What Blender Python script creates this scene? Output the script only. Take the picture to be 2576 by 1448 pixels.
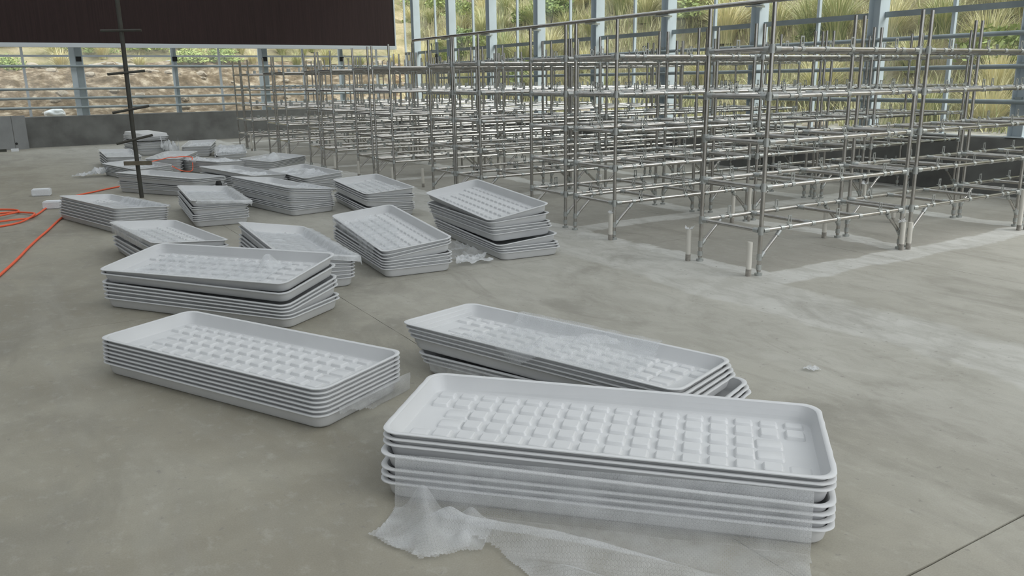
import bpy, bmesh, math, random
from mathutils import Matrix, Vector, noise
PI = math.pi
S = bpy.context.scene
for o in list(bpy.data.objects): bpy.data.objects.remove(o)
COL = S.collection

# ------------------------------------------------------------------ camera
CAM_F = 2049.4          # focal length in pixels of the 2576 wide frame
PITCH, ROLL, YAW = 0.250326, -0.0144233, -0.5463833
cp, sp = math.cos(PITCH), math.sin(PITCH)
fw = Vector((-math.sin(YAW)*cp, math.cos(YAW)*cp, -sp))
rt = Vector((math.cos(YAW), math.sin(YAW), 0))
up = rt.cross(fw)
rt2 = rt*math.cos(ROLL) + up*math.sin(ROLL)
up2 = -rt*math.sin(ROLL) + up*math.cos(ROLL)
cd = bpy.data.cameras.new('camera'); cam = bpy.data.objects.new('camera', cd); COL.objects.link(cam)
m = Matrix((( rt2.x, up2.x, -fw.x, 0), (rt2.y, up2.y, -fw.y, 0), (rt2.z, up2.z, -fw.z, 1.5), (0, 0, 0, 1)))
cam.matrix_world = m
cd.sensor_width = 36.0; cd.sensor_fit = 'HORIZONTAL'; cd.lens = CAM_F/2576*36
cd.clip_start = 0.05; cd.clip_end = 300
S.camera = cam

# ------------------------------------------------------------------ sky, sun, exposure
w = bpy.data.worlds.new('overcast_sky'); S.world = w; w.use_nodes = True
nt = w.node_tree; nt.nodes.clear()
wo = nt.nodes.new('ShaderNodeOutputWorld'); bg = nt.nodes.new('ShaderNodeBackground')
tc = nt.nodes.new('ShaderNodeTexCoord'); sx = nt.nodes.new('ShaderNodeSeparateXYZ')
cr = nt.nodes.new('ShaderNodeValToRGB')
cr.color_ramp.elements[0].position = 0.0; cr.color_ramp.elements[0].color = (0.36, 0.38, 0.40, 1)
cr.color_ramp.elements[1].position = 0.8; cr.color_ramp.elements[1].color = (0.98, 1.01, 1.05, 1)
nt.links.new(tc.outputs['Generated'], sx.inputs[0]); nt.links.new(sx.outputs['Z'], cr.inputs[0])
nt.links.new(cr.outputs[0], bg.inputs[0]); bg.inputs[1].default_value = 2.35
nt.links.new(bg.outputs[0], wo.inputs[0])
sd = bpy.data.lights.new('sun', 'SUN'); sd.energy = 3.3; sd.angle = math.radians(48); sd.color = (1.0, 0.98, 0.95)
sun = bpy.data.objects.new('sun', sd); COL.objects.link(sun)
sun.rotation_euler = Vector((0.45, -0.60, 0.85)).to_track_quat('Z', 'Y').to_euler()
S.view_settings.view_transform = 'Standard'; S.view_settings.look = 'None'
S.view_settings.gamma = 1.0; S.view_settings.use_curve_mapping = False
S.view_settings.exposure = 0.17

# ------------------------------------------------------------------ helpers
def tag(o, label=None, cat=None, group=None, kind=None):
    if label: o['label'] = label
    if cat: o['category'] = cat
    if group: o['group'] = group
    if kind: o['kind'] = kind
    return o
def empty(name, loc=(0, 0, 0), rz=0.0):
    o = bpy.data.objects.new(name, None); COL.objects.link(o); o.location = loc
    o.rotation_euler = (0, 0, rz); o.empty_display_size = 0.1
    return o
def new_mesh(name, verts, faces, mat=None, smooth=False):
    me = bpy.data.meshes.new(name); me.from_pydata(verts, [], faces); me.validate(); me.update()
    if mat is not None:
        for mm in (mat if isinstance(mat, (list, tuple)) else [mat]): me.materials.append(mm)
    if smooth: me.polygons.foreach_set('use_smooth', [True]*len(me.polygons))
    return me
def link(name, me, parent=None, loc=None):
    o = bpy.data.objects.new(name, me); COL.objects.link(o)
    if parent is not None: o.parent = parent
    if loc is not None: o.location = loc
    return o
class MB:
    """collects boxes and tubes into one mesh"""
    def __init__(s): s.v = []; s.f = []; s.mi = []; s.cur = 0
    def mat(s, i): s.cur = i; return s
    def quad(s, f): s.f.append(f); s.mi.append(s.cur)
    def box(s, c, d, rz=0.0, M=None):
        b = len(s.v)
        for x in (-.5, .5):
            for y in (-.5, .5):
                for z in (-.5, .5):
                    p = Vector((x*d[0], y*d[1], z*d[2]))
                    if rz: p = Matrix.Rotation(rz, 3, 'Z') @ p
                    if M is not None: p = M @ p
                    s.v.append(tuple(p + Vector(c)))
        for f in ((0,1,3,2), (4,6,7,5), (0,4,5,1), (2,3,7,6), (0,2,6,4), (1,5,7,3)): s.quad([b+i for i in f])
        return s
    def tube(s, p0, p1, r, n=8, r1=None, caps=True):
        p0, p1 = Vector(p0), Vector(p1); d = (p1-p0).normalized(); r1 = r if r1 is None else r1
        a = d.orthogonal().normalized(); c = d.cross(a); b = len(s.v)
        for P, R in ((p0, r), (p1, r1)):
            for i in range(n):
                t = 2*PI*i/n; s.v.append(tuple(P + (a*math.cos(t) + c*math.sin(t))*R))
        for i in range(n):
            j = (i+1) % n; s.quad([b+i, b+j, b+n+j, b+n+i])
        if caps: s.quad([b+i for i in range(n)][::-1]); s.quad([b+n+i for i in range(n)])
        return s
    def path(s, pts, r, n=6):
        pts = [Vector(p) for p in pts]; b = len(s.v)
        for k, P in enumerate(pts):
            d = (pts[min(k+1, len(pts)-1)] - pts[max(k-1, 0)]).normalized()
            a = Vector((0, 0, 1)).cross(d)
            if a.length < .2: a = Vector((0, 1, 0)).cross(d) if abs(d.z) > .9 else Vector((1, 0, 0))
            a.normalize(); c = d.cross(a)
            for i in range(n):
                t = 2*PI*i/n; s.v.append(tuple(P + (a*math.cos(t) + c*math.sin(t))*r))
        for k in range(len(pts)-1):
            for i in range(n):
                j = (i+1) % n; q = b+k*n; s.quad([q+i, q+j, q+n+j, q+n+i])
        s.quad([b+i for i in range(n)][::-1]); s.quad([b+(len(pts)-1)*n+i for i in range(n)])
        return s
    def mesh(s, name, mats, smooth=False):
        me = new_mesh(name, s.v, s.f, mats, smooth)
        if any(s.mi) and len(me.polygons) == len(s.mi): me.polygons.foreach_set('material_index', s.mi)
        return me
def auto_smooth(me, ang=0.7):
    bm = bmesh.new(); bm.from_mesh(me)
    for f in bm.faces: f.smooth = True
    for e in bm.edges:
        if len(e.link_faces) == 2 and e.calc_face_angle(0) > ang: e.smooth = False
    bm.to_mesh(me); bm.free()
    return me

# ------------------------------------------------------------------ materials
def mat(name, col, rough=0.6, metal=0.0, spec=0.5, noise_amt=0.0, nscale=6.0, bump=0.0, bscale=40.0, col2=None, stretch=None):
    M = bpy.data.materials.new(name); M.use_nodes = True; n = M.node_tree; b = n.nodes['Principled BSDF']
    b.inputs['Base Color'].default_value = (*col, 1); b.inputs['Roughness'].default_value = rough
    b.inputs['Metallic'].default_value = metal; b.inputs['Specular IOR Level'].default_value = spec
    if noise_amt or bump:
        g = n.nodes.new('ShaderNodeNewGeometry'); mp = n.nodes.new('ShaderNodeMapping')
        n.links.new(g.outputs['Position'], mp.inputs[0])
        if stretch: mp.inputs['Scale'].default_value = stretch
    if noise_amt:
        t = n.nodes.new('ShaderNodeTexNoise'); t.inputs['Scale'].default_value = nscale; t.inputs['Detail'].default_value = 6
        n.links.new(mp.outputs[0], t.inputs[0])
        r = n.nodes.new('ShaderNodeValToRGB'); r.color_ramp.elements[0].position = .3; r.color_ramp.elements[1].position = .7
        c2 = col2 or tuple(c*(1-noise_amt) for c in col)
        r.color_ramp.elements[0].color = (*c2, 1); r.color_ramp.elements[1].color = (*col, 1)
        n.links.new(t.outputs[0], r.inputs[0]); n.links.new(r.outputs[0], b.inputs['Base Color'])
    if bump:
        t2 = n.nodes.new('ShaderNodeTexNoise'); t2.inputs['Scale'].default_value = bscale; t2.inputs['Detail'].default_value = 4
        n.links.new(mp.outputs[0], t2.inputs[0])
        bp = n.nodes.new('ShaderNodeBump'); bp.inputs['Strength'].default_value = bump; bp.inputs['Distance'].default_value = 0.01
        n.links.new(t2.outputs[0], bp.inputs['Height']); n.links.new(bp.outputs[0], b.inputs['Normal'])
    return M
M_tray = mat('white_plastic', (0.60, 0.61, 0.615), 0.42, spec=0.35, noise_amt=0.05, nscale=5, bump=0.03, bscale=25)
M_galv = mat('galvanised_pipe', (0.51, 0.50, 0.475), 0.27, metal=1.0, noise_amt=0.25, nscale=14, col2=(0.385, 0.37, 0.345))
M_coup = mat('zinc_fitting', (0.47, 0.49, 0.475), 0.40, metal=0.7, noise_amt=0.2, nscale=30)
M_steel = mat('pale_blue_grey_steel', (0.56, 0.63, 0.665), 0.5, metal=0.0, noise_amt=0.1, nscale=3)
M_rail = mat('grey_steel_rail', (0.33, 0.38, 0.39), 0.45, metal=0.4, noise_amt=0.2, nscale=5)
M_alu = mat('aluminium_trim', (0.62, 0.66, 0.68), 0.4, metal=0.3)
M_pad = mat('brown_cooling_board', (0.034, 0.017, 0.016), 0.85, noise_amt=0.35, nscale=30, stretch=(1, 1, .03), bump=.3, bscale=120)
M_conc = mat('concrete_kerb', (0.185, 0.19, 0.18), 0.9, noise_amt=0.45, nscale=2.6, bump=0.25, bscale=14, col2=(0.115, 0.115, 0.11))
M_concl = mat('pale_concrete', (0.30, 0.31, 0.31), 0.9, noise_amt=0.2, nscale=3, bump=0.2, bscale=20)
M_pvc = mat('white_pvc', (0.62, 0.60, 0.54), 0.5, noise_amt=0.1)
M_pvcd = mat('dirty_pvc_base', (0.36, 0.34, 0.30), 0.8, noise_amt=0.4, nscale=40)
M_dark = mat('dark_iron', (0.062, 0.066, 0.056), 0.7, metal=0.2, noise_amt=0.4, nscale=12, col2=(0.058, 0.052, 0.042))
M_wood = mat('grey_brown_timber', (0.16, 0.14, 0.10), 0.8, noise_amt=0.3, nscale=12)
M_rope = mat('orange_rope', (0.85, 0.14, 0.06), 0.7)
M_foam = mat('white_foam', (0.72, 0.74, 0.76), 0.8, bump=.4, bscale=60)
M_sack = mat('white_sack', (0.93, 0.95, 0.97), 0.7, bump=.3, bscale=20)
M_black = mat('black_rubber', (0.02, 0.02, 0.02), 0.8)
M_stone = mat('pale_rock', (0.42, 0.36, 0.28), 0.95, noise_amt=0.35, nscale=6, bump=.4, bscale=12)
M_bark = mat('twig', (0.12, 0.09, 0.05), 0.9)

def glass_mat():
    M = bpy.data.materials.new('greenhouse_glass'); M.use_nodes = True; n = M.node_tree; n.nodes.clear()
    out = n.nodes.new('ShaderNodeOutputMaterial'); mx = n.nodes.new('ShaderNodeMixShader'); mx2 = n.nodes.new('ShaderNodeMixShader')
    tr = n.nodes.new('ShaderNodeBsdfTransparent'); tr.inputs[0].default_value = (.96, .98, .97, 1)
    gl = n.nodes.new('ShaderNodeBsdfGlossy'); gl.inputs['Roughness'].default_value = .05
    df = n.nodes.new('ShaderNodeBsdfDiffuse'); df.inputs[0].default_value = (.55, .56, .54, 1)
    mx.inputs[0].default_value = .04; mx2.inputs[0].default_value = .08
    n.links.new(tr.outputs[0], mx.inputs[1]); n.links.new(gl.outputs[0], mx.inputs[2])
    n.links.new(mx.outputs[0], mx2.inputs[1]); n.links.new(df.outputs[0], mx2.inputs[2]); n.links.new(mx2.outputs[0], out.inputs[0])
    return M
M_glass = glass_mat()

M_roof = bpy.data.materials.new('dimming_roof_glass'); M_roof.use_nodes = True
_n = M_roof.node_tree; _n.nodes.clear(); _o = _n.nodes.new('ShaderNodeOutputMaterial'); _t = _n.nodes.new('ShaderNodeBsdfTransparent'); _t.inputs[0].default_value = (.48, .488, .49, 1)  # pane tint lowered to dim the interior against the hillside outside
_l = _n.nodes.new('ShaderNodeBsdfTranslucent'); _l.inputs[0].default_value = (.7, .7, .7, 1); _m = _n.nodes.new('ShaderNodeMixShader'); _m.inputs[0].default_value = .15
_n.links.new(_t.outputs[0], _m.inputs[1]); _n.links.new(_l.outputs[0], _m.inputs[2]); _n.links.new(_m.outputs[0], _o.inputs[0])
M_side = mat('grey_shade_wall', (0.10, 0.10, 0.095), 0.6)
def film_mat(name, alpha, bubbles):
    M = bpy.data.materials.new(name); M.use_nodes = True; n = M.node_tree; n.nodes.clear(); L = n.links.new
    out = n.nodes.new('ShaderNodeOutputMaterial'); tr = n.nodes.new('ShaderNodeBsdfTransparent')
    b = n.nodes.new('ShaderNodeBsdfPrincipled'); b.inputs['Base Color'].default_value = (.88, .90, .92, 1)
    b.inputs['Roughness'].default_value = .22; b.inputs['Specular IOR Level'].default_value = .9
    tl = n.nodes.new('ShaderNodeBsdfTranslucent'); tl.inputs[0].default_value = (.8, .82, .83, 1)
    m1 = n.nodes.new('ShaderNodeMixShader'); m1.inputs[0].default_value = .45
    m2 = n.nodes.new('ShaderNodeMixShader')
    g = n.nodes.new('ShaderNodeNewGeometry'); ns = n.nodes.new('ShaderNodeTexNoise')
    ns.inputs['Scale'].default_value = 9; ns.inputs['Detail'].default_value = 5
    L(g.outputs['Position'], ns.inputs[0])
    mr = n.nodes.new('ShaderNodeMapRange'); mr.inputs[1].default_value = .35; mr.inputs[2].default_value = .7
    mr.inputs[3].default_value = alpha*.7; mr.inputs[4].default_value = min(1, alpha*1.35); L(ns.outputs[0], mr.inputs[0])
    bp = n.nodes.new('ShaderNodeBump'); bp.inputs['Distance'].default_value = .012
    if bubbles:
        uv = n.nodes.new('ShaderNodeUVMap')
        def vm(op, x_, y_=None):
            q = n.nodes.new('ShaderNodeVectorMath'); q.operation = op
            for k_, v_ in enumerate((x_, y_)):
                if v_ is None: continue
                if hasattr(v_, 'links'): L(v_, q.inputs[k_])
                else: q.inputs[k_].default_value = v_
            return q.outputs['Value'] if op == 'LENGTH' else q.outputs[0]
        sc_ = vm('MULTIPLY', uv.outputs[0], (78, 78/1.732, 0)); ds = []
        for off in ((0, 0, 0), (.5, .5, 0)):
            ds.append(vm('LENGTH', vm('MULTIPLY', vm('SUBTRACT', vm('FRACTION', vm('ADD', sc_, off)), (.5, .5, 0)), (1, 1.732, 0))))
        mn = n.nodes.new('ShaderNodeMath'); mn.operation = 'MINIMUM'; L(ds[0], mn.inputs[0]); L(ds[1], mn.inputs[1])
        rp = n.nodes.new('ShaderNodeValToRGB'); e = rp.color_ramp.elements
        e[0].position = .0; e[0].color = (.45, .45, .45, 1); e[1].position = .49; e[1].color = (.1, .1, .1, 1)
        q = e.new(.38); q.color = (1, 1, 1, 1); q = e.new(.26); q.color = (.4, .4, .4, 1)
        L(mn.outputs[0], rp.inputs[0]); bp.inputs['Strength'].default_value = .6; bp.inputs['Distance'].default_value = .003
        L(rp.outputs[0], bp.inputs['Height'])
        ma = n.nodes.new('ShaderNodeMath'); ma.operation = 'MULTIPLY_ADD'; ma.inputs[1].default_value = .17
        L(rp.outputs[0], ma.inputs[0]); L(mr.outputs[0], ma.inputs[2]); L(ma.outputs[0], m2.inputs[0])
    else:
        bp.inputs['Strength'].default_value = .5; n2 = n.nodes.new('ShaderNodeTexNoise'); n2.inputs['Scale'].default_value = 45
        n2.inputs['Detail'].default_value = 3; L(g.outputs['Position'], n2.inputs[0]); L(n2.outputs[0], bp.inputs['Height'])
        L(mr.outputs[0], m2.inputs[0])
    L(bp.outputs[0], b.inputs['Normal'])
    L(b.outputs[0], m1.inputs[1]); L(tl.outputs[0], m1.inputs[2]); L(tr.outputs[0], m2.inputs[1]); L(m1.outputs[0], m2.inputs[2])
    L(m2.outputs[0], out.inputs[0])
    return M
M_film = film_mat('clear_plastic_film', .36, False)
M_filmw = film_mat('cloudy_plastic_film', .78, False)
M_bub = film_mat('bubble_wrap', .34, True)
M_bubc = film_mat('bubble_wrap_clear', .24, True)
M_bubf = film_mat('bubble_wrap_fine', .36, True)

def floor_mat():
    M = bpy.data.materials.new('concrete_floor'); M.use_nodes = True; n = M.node_tree; L = n.links.new
    b = n.nodes['Principled BSDF']; b.inputs['Roughness'].default_value = .62; b.inputs['Specular IOR Level'].default_value = .35
    g = n.nodes.new('ShaderNodeNewGeometry'); sp_ = n.nodes.new('ShaderNodeSeparateXYZ'); L(g.outputs['Position'], sp_.inputs[0])
    def nz(scale, detail=5, st=(1, 1, 1), rot=0, rough=.55, dist=0):
        mp = n.nodes.new('ShaderNodeMapping'); mp.inputs['Scale'].default_value = st; mp.inputs['Rotation'].default_value = (0, 0, rot)
        L(g.outputs['Position'], mp.inputs[0]); t = n.nodes.new('ShaderNodeTexNoise'); t.inputs['Scale'].default_value = scale
        t.inputs['Detail'].default_value = detail; t.inputs['Roughness'].default_value = rough; t.inputs['Distortion'].default_value = dist
        L(mp.outputs[0], t.inputs[0]); return t.outputs[0]
    def mth(op, a, b_=None, c=None, clamp=False):
        m_ = n.nodes.new('ShaderNodeMath'); m_.operation = op; m_.use_clamp = clamp
        for i, v in enumerate((a, b_, c)):
            if v is None: continue
            if hasattr(v, 'links'): L(v, m_.inputs[i])
            else: m_.inputs[i].default_value = v
        return m_.outputs[0]
    def rng(v, a, b_, c=0., d=1.):
        m_ = n.nodes.new('ShaderNodeMapRange'); m_.interpolation_type = 'SMOOTHSTEP'
        L(v, m_.inputs[0])
        for i, q in enumerate((a, b_, c, d)): m_.inputs[i+1].default_value = q
        return m_.outputs[0]
    def mix(fac, a, b_):
        m_ = n.nodes.new('ShaderNodeMix'); m_.data_type = 'RGBA'
        if hasattr(fac, 'links'): L(fac, m_.inputs[0])
        else: m_.inputs[0].default_value = fac
        for i, q in ((6, a), (7, b_)):
            if hasattr(q, 'links'): L(q, m_.inputs[i])
            else: m_.inputs[i].default_value = (*q, 1)
        return m_.outputs[2]
    X, Y = sp_.outputs[0], sp_.outputs[1]
    wob = mth('MULTIPLY_ADD', nz(1.3, 4), .5, -.25); wob2 = mth('MULTIPLY_ADD', nz(6, 3), .10, -.05)
    Xw = mth('ADD', mth('ADD', X, wob), wob2); Yw = mth('ADD', mth('ADD', Y, mth('MULTIPLY', wob, .5)), wob2)
    base = mix(rng(nz(.9, 6, dist=.6), .35, .65), (0.205, 0.184, 0.133), (0.30, 0.28, 0.215))
    base = mix(mth('MULTIPLY', rng(nz(2.2, 6, (1, .28, 1), .5, .6, .8), .45, .75), .5), base, (0.345, 0.335, 0.285))
    # greyer concrete towards the racks, its paleness partly painted-in light from the right
    right = rng(mth('ADD', mth('ADD', X, wob), mth('MULTIPLY', Y, .10)), 1.2, 4.5)
    base = mix(mth('MULTIPLY', right, .75), base, mix(rng(nz(1.6, 5, (1, .5, 1)), .3, .7), (0.385, 0.378, 0.335), (0.47, 0.463, 0.42)))
    # trowelled pale strips under the rack rows and along their front
    front = mth('MULTIPLY', rng(Xw, 4.05, 4.12), rng(Xw, 4.78, 4.72, 0, 1))
    inrack = rng(Xw, 4.68, 4.74)
    ymod = mth('PINGPONG', mth('ADD', Yw, -4.10 + 2.60*10), 1.30)
    strip = mth('MULTIPLY', rng(ymod, .13, .17, 1, 0), inrack)
    strip = mth('MULTIPLY', strip, rng(Yw, 3.7, 3.8))
    xmod = mth('PINGPONG', mth('ADD', Xw, -6.68 + 1.9*10), .95)
    strx = mth('MULTIPLY', mth('MULTIPLY', rng(xmod, .13, .17, 1, 0), inrack), rng(Yw, 3.95, 4.0))
    pale = mth('MAXIMUM', mth('MAXIMUM', strip, strx), mth('MULTIPLY', front, .6))
    patch = mth('MULTIPLY', mth('MULTIPLY', inrack, rng(Yw, 3.95, 4.05)), mth('SUBTRACT', 1.0, pale))
    base = mix(mth('MULTIPLY', patch, .75), base, (0.265, 0.25, 0.213))
    base = mix(mth('MULTIPLY', pale, .9), base, (0.54, 0.54, 0.51))
    tan = mth('MULTIPLY', mth('MULTIPLY', rng(Xw, 4.62, 4.8), rng(Yw, 4.0, 3.9, 0, 1)), rng(Yw, 1.2, 2.4))
    base = mix(mth('MULTIPLY', tan, .45), base, (0.33, 0.315, 0.265))
    # stains, trowel streaks, specks
    base = mix(mth('MULTIPLY', rng(nz(1.1, 7, (1, .5, 1), .9, .65, 1.5), .50, .70), .6), base, (0.150, 0.138, 0.108))
    base = mix(mth('MULTIPLY', rng(nz(7, 6, (1, .16, 1), 1.1, .65, .8), .5, .78), .5), base, (0.24, 0.225, 0.19))
    base = mix(mth('MULTIPLY', rng(nz(26, 4), .64, .72), .6), base, (0.15, 0.14, 0.125))
    base = mix(mth('MULTIPLY', rng(nz(5.5, 8, (1, .6, 1), .9, .7, .6), .42, .62), .30), base, (0.20, 0.19, 0.15))
    base = mix(mth('MULTIPLY', rng(nz(13, 6, (1, .7, 1), .4, .7), .52, .72), .30), base, (0.44, 0.43, 0.38))
    base = mix(.17, base, mix(nz(170, 3), (.13, .13, .12), (.66, .66, .62)))
    L(base, b.inputs['Base Color'])
    bp = n.nodes.new('ShaderNodeBump'); bp.inputs['Strength'].default_value = .25; bp.inputs['Distance'].default_value = .004
    L(mth('ADD', nz(30, 5), mth('MULTIPLY', nz(7, 4, (1, .2, 1), 1.1), 1.5)), bp.inputs['Height']); L(bp.outputs[0], b.inputs['Normal'])
    return M
M_floor = floor_mat()
M_joint = mat('floor_joint', (0.15, 0.14, 0.12), .95)

def earth_mat(name, c1, c2, c3, sc):
    M = bpy.data.materials.new(name); M.use_nodes = True; n = M.node_tree; L = n.links.new
    b = n.nodes['Principled BSDF']; b.inputs['Roughness'].default_value = .95; b.inputs['Specular IOR Level'].default_value = .1
    g = n.nodes.new('ShaderNodeNewGeometry'); t = n.nodes.new('ShaderNodeTexNoise'); t.inputs['Scale'].default_value = sc
    t.inputs['Detail'].default_value = 8; t.inputs['Roughness'].default_value = .65; L(g.outputs['Position'], t.inputs[0])
    r = n.nodes.new('ShaderNodeValToRGB'); e = r.color_ramp.elements; e[0].position = .34; e[0].color = (*c1, 1)
    e[1].position = .68; e[1].color = (*c3, 1); q = e.new(.5); q.color = (*c2, 1)
    L(t.outputs[0], r.inputs[0]); L(r.outputs[0], b.inputs['Base Color'])
    t2 = n.nodes.new('ShaderNodeTexNoise'); t2.inputs['Scale'].default_value = 7; t2.inputs['Detail'].default_value = 6; L(g.outputs['Position'], t2.inputs[0])
    bp = n.nodes.new('ShaderNodeBump'); bp.inputs['Strength'].default_value = .8; bp.inputs['Distance'].default_value = .12
    L(t2.outputs[0], bp.inputs['Height']); L(bp.outputs[0], b.inputs['Normal'])
    return M
M_dirt = earth_mat('brown_dirt', (0.095, 0.07, 0.042), (0.19, 0.142, 0.092), (0.46, 0.39, 0.29), 3.2)
M_soil = earth_mat('scrub_soil', (0.15, 0.14, 0.07), (0.26, 0.23, 0.13), (0.38, 0.32, 0.21), .8)
M_gravel = earth_mat('grey_gravel', (0.20, 0.19, 0.16), (0.33, 0.31, 0.27), (0.45, 0.43, 0.38), 6)

def blade_mat(name, green, straw):
    M = bpy.data.materials.new(name); M.use_nodes = True; n = M.node_tree; L = n.links.new
    b = n.nodes['Principled BSDF']; b.inputs['Roughness'].default_value = .6; b.inputs['Specular IOR Level'].default_value = .2
    at = n.nodes.new('ShaderNodeAttribute'); at.attribute_name = 'tone'
    oi = n.nodes.new('ShaderNodeObjectInfo')
    a = n.nodes.new('ShaderNodeMath'); a.operation = 'MULTIPLY_ADD'; L(oi.outputs['Random'], a.inputs[0]); a.inputs[1].default_value = .7; a.inputs[2].default_value = -.35
    a2 = n.nodes.new('ShaderNodeMath'); a2.operation = 'ADD'; a2.use_clamp = True; L(a.outputs[0], a2.inputs[0]); L(at.outputs['Fac'], a2.inputs[1])
    r = n.nodes.new('ShaderNodeValToRGB'); e = r.color_ramp.elements; e[0].color = (*green, 1); e[1].color = (*straw, 1); e[0].position = .15; e[1].position = .85
    L(a2.outputs[0], r.inputs[0]); L(r.outputs[0], b.inputs['Base Color'])
    return M
M_blade = blade_mat('grass_blades', (0.31, 0.36, 0.14), (0.76, 0.69, 0.43))
M_leaf = blade_mat('shrub_leaves', (0.17, 0.24, 0.07), (0.42, 0.48, 0.18))
M_rust = blade_mat('dry_shrub_leaves', (0.22, 0.10, 0.05), (0.38, 0.22, 0.11))

# ------------------------------------------------------------------ floor: cast bays with joints between them
fl = link('floor', MB().box((2.0, 9.7, -.13), (17.4, 29.0, .2)).mesh('floor', M_joint)); tag(fl, kind='structure')
xs = [-6.6, -2.5, 1.89, 6.2, 10.62]; ys = [-4.6, -3.2, 1.26, 5.70, 10.1, 14.5, 18.9, 24.1]
for i in range(4):
    for j in range(7):
        gx, gy = .0016, .0016
        if j < 2 and i == 2: continue
        xe = xs[i+2] if (j < 2 and i == 1) else xs[i+1]
        x0, x1, y0, y1 = xs[i]+gx, xe-gx, ys[j]+gy, ys[j+1]-gy
        if j in (1, 2) and abs(ys[j]-1.26) < .01: y0 += .004
        N = 40 if j in (0, 1, 2, 3) else 12
        v = []; f = []
        for (xa, xb, ya, yb) in ((x0, x1, y0, y1),):
            # top outline with a slightly ragged edge, extruded down 3 cm
            ring = []
            def rg(a, q): return (noise.noise(Vector((a*3.1, q, 1.7))))*.0035
            for k in range(N): ring.append((xa + (xb-xa)*k/N, ya + rg(k*.4, j+.3)))
            for k in range(N): ring.append((xb + rg(k*.4, i+7.3), ya + (yb-ya)*k/N))
            for k in range(N): ring.append((xb - (xb-xa)*k/N, yb + rg(k*.4, j+11.3)))
            for k in range(N): ring.append((xa + rg(k*.4, i+17.3), yb - (yb-ya)*k/N))
            n_ = len(ring)
            v = [(p[0], p[1], 0) for p in ring] + [(p[0], p[1], -.029) for p in ring]
            f = [list(range(n_))] + [[(k+1) % n_, k, n_+k, n_+(k+1) % n_] for k in range(n_)]
        link('floor_slab', new_mesh('floor_slab', v, f, M_floor), fl)

# ------------------------------------------------------------------ concrete kerb walls
WY, WX = 24.05, 10.56
def kerb(name, p0, p1, h, th, side):
    v = []; f = []; N = 60; P0, P1 = Vector(p0), Vector(p1); d = (P1-P0); nrm = Vector((-d.y, d.x, 0)).normalized()*side
    for k in range(N+1):
        p = P0 + d*k/N; e = noise.noise(p*1.5)*.006
        for q, z in ((p + nrm*0, 0-.02), (p+nrm*(.004+e), h-.015), (p+nrm*.02, h), (p+nrm*th, h), (p+nrm*th, -.02)):
            v.append((q.x, q.y, z))
    for k in range(N):
        for i in range(5):
            a = k*5+i; b = k*5+(i+1) % 5; f.append([a, b, b+5, a+5] if side < 0 else [a, a+5, b+5, b])
    f.append([0, 1, 2, 3, 4]); f.append([N*5+i for i in (4, 3, 2, 1, 0)])
    me = new_mesh(name, v, f, [M_conc, M_concl])
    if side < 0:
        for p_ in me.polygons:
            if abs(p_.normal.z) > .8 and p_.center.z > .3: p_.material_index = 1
    return tag(link(name, me), kind='structure')
kerb('wall_left', (-6.5, WY, 0), (WX+.2, WY, 0), .76, .22, 1)
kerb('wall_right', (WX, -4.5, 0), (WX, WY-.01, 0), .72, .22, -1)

# right glass wall: columns, mullions, rails, panes
col_y = [22.74, 20.50, 18.34, 16.17, 14.0, 11.86, 9.70, 7.54, 5.44, 3.28]
ordn = ['first', 'second', 'third', 'fourth', 'fifth', 'sixth', 'seventh', 'eighth', 'ninth', 'tenth', 'eleventh', 'twelfth', 'thirteenth']
for k, y in enumerate(col_y):
    c = empty('steel_column', (WX+.10, y, .72))
    tag(c, 'pale blue-grey steel column of the right glass wall, %s from the far corner' % ordn[k], 'column', 'steel columns of the right glass wall')
    H = 5.4
    mb = MB().box((0, -.085, H/2), (.21, .010, H)).box((0, .085, H/2), (.21, .010, H)).box((.0, 0, H/2), (.008, .16, H))
    link('column_shaft', mb.mesh('column_shaft', M_steel), c)
    link('base_plate', MB().box((0, 0, .007), (.24, .24, .014)).mesh('base_plate', M_steel), c)
    if y > 4:
        for z in (.47, .88, 1.3):
            link('rail_clamp', MB().box((-.115, .0, z), (.05, .07, .035)).mesh('rail_clamp', M_rail), c)
w1 = tag(link('window_1', MB().box((WX+.2, 9.7, 5.75), (.06, 28, .12)).mesh('window_1', M_steel)), kind='structure')
mul = [((col_y[k]+col_y[k+1])/2) for k in range(len(col_y)-1)] + [23.7]
for y in mul: link('mullion', MB().box((WX+.19, y, 3.2), (.05, .045, 4.96)).mesh('mullion', M_steel), w1)
ys_ = sorted(col_y + mul)
for a, b in zip(ys_, ys_[1:]): link('glass_pane', MB().box((WX+.21, (a+b)/2, 3.2), (.008, b-a-.03, 4.96)).mesh('glass_pane', M_glass), w1)
for y in col_y: link('glazing_bar', MB().box((WX+.2, y+.11, 3.2), (.04, .03, 4.96)).mesh('glazing_bar', M_alu), w1)
for z, r, nm, yy in ((2.30, .032, 'flat grey steel rail high on the right glass wall', 23.9), (1.96, .030, 'upper round pipe rail along the right glass wall', 20.9), (1.57, .03, 'second round pipe rail along the right glass wall at rack top height', 20.9),
              (1.15, .030, 'lowest round pipe rail along the right glass wall above the kerb', 22.0)):
    if z == 2.30:
        o = link('wall_rail', MB().box((WX+.125, 9.6, z), (.04, 28.0, .075)).mesh('wall_rail', M_rail))
    else:
        pts = [(WX-.03, -4, z), (WX-.03, yy, z)] + ([(WX-.03, yy+.06, z+.02), (WX-.03, yy+.09, z+.08), (WX-.03, yy+.09, z+.2)] if z > 1.9 else [(WX-.03, yy+.1, z)])
        o = link('wall_rail', auto_smooth(MB().path(pts, r, 10).mesh('wall_rail', M_rail)))
    tag(o, nm, 'rail', 'rails of the right glass wall')
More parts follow.
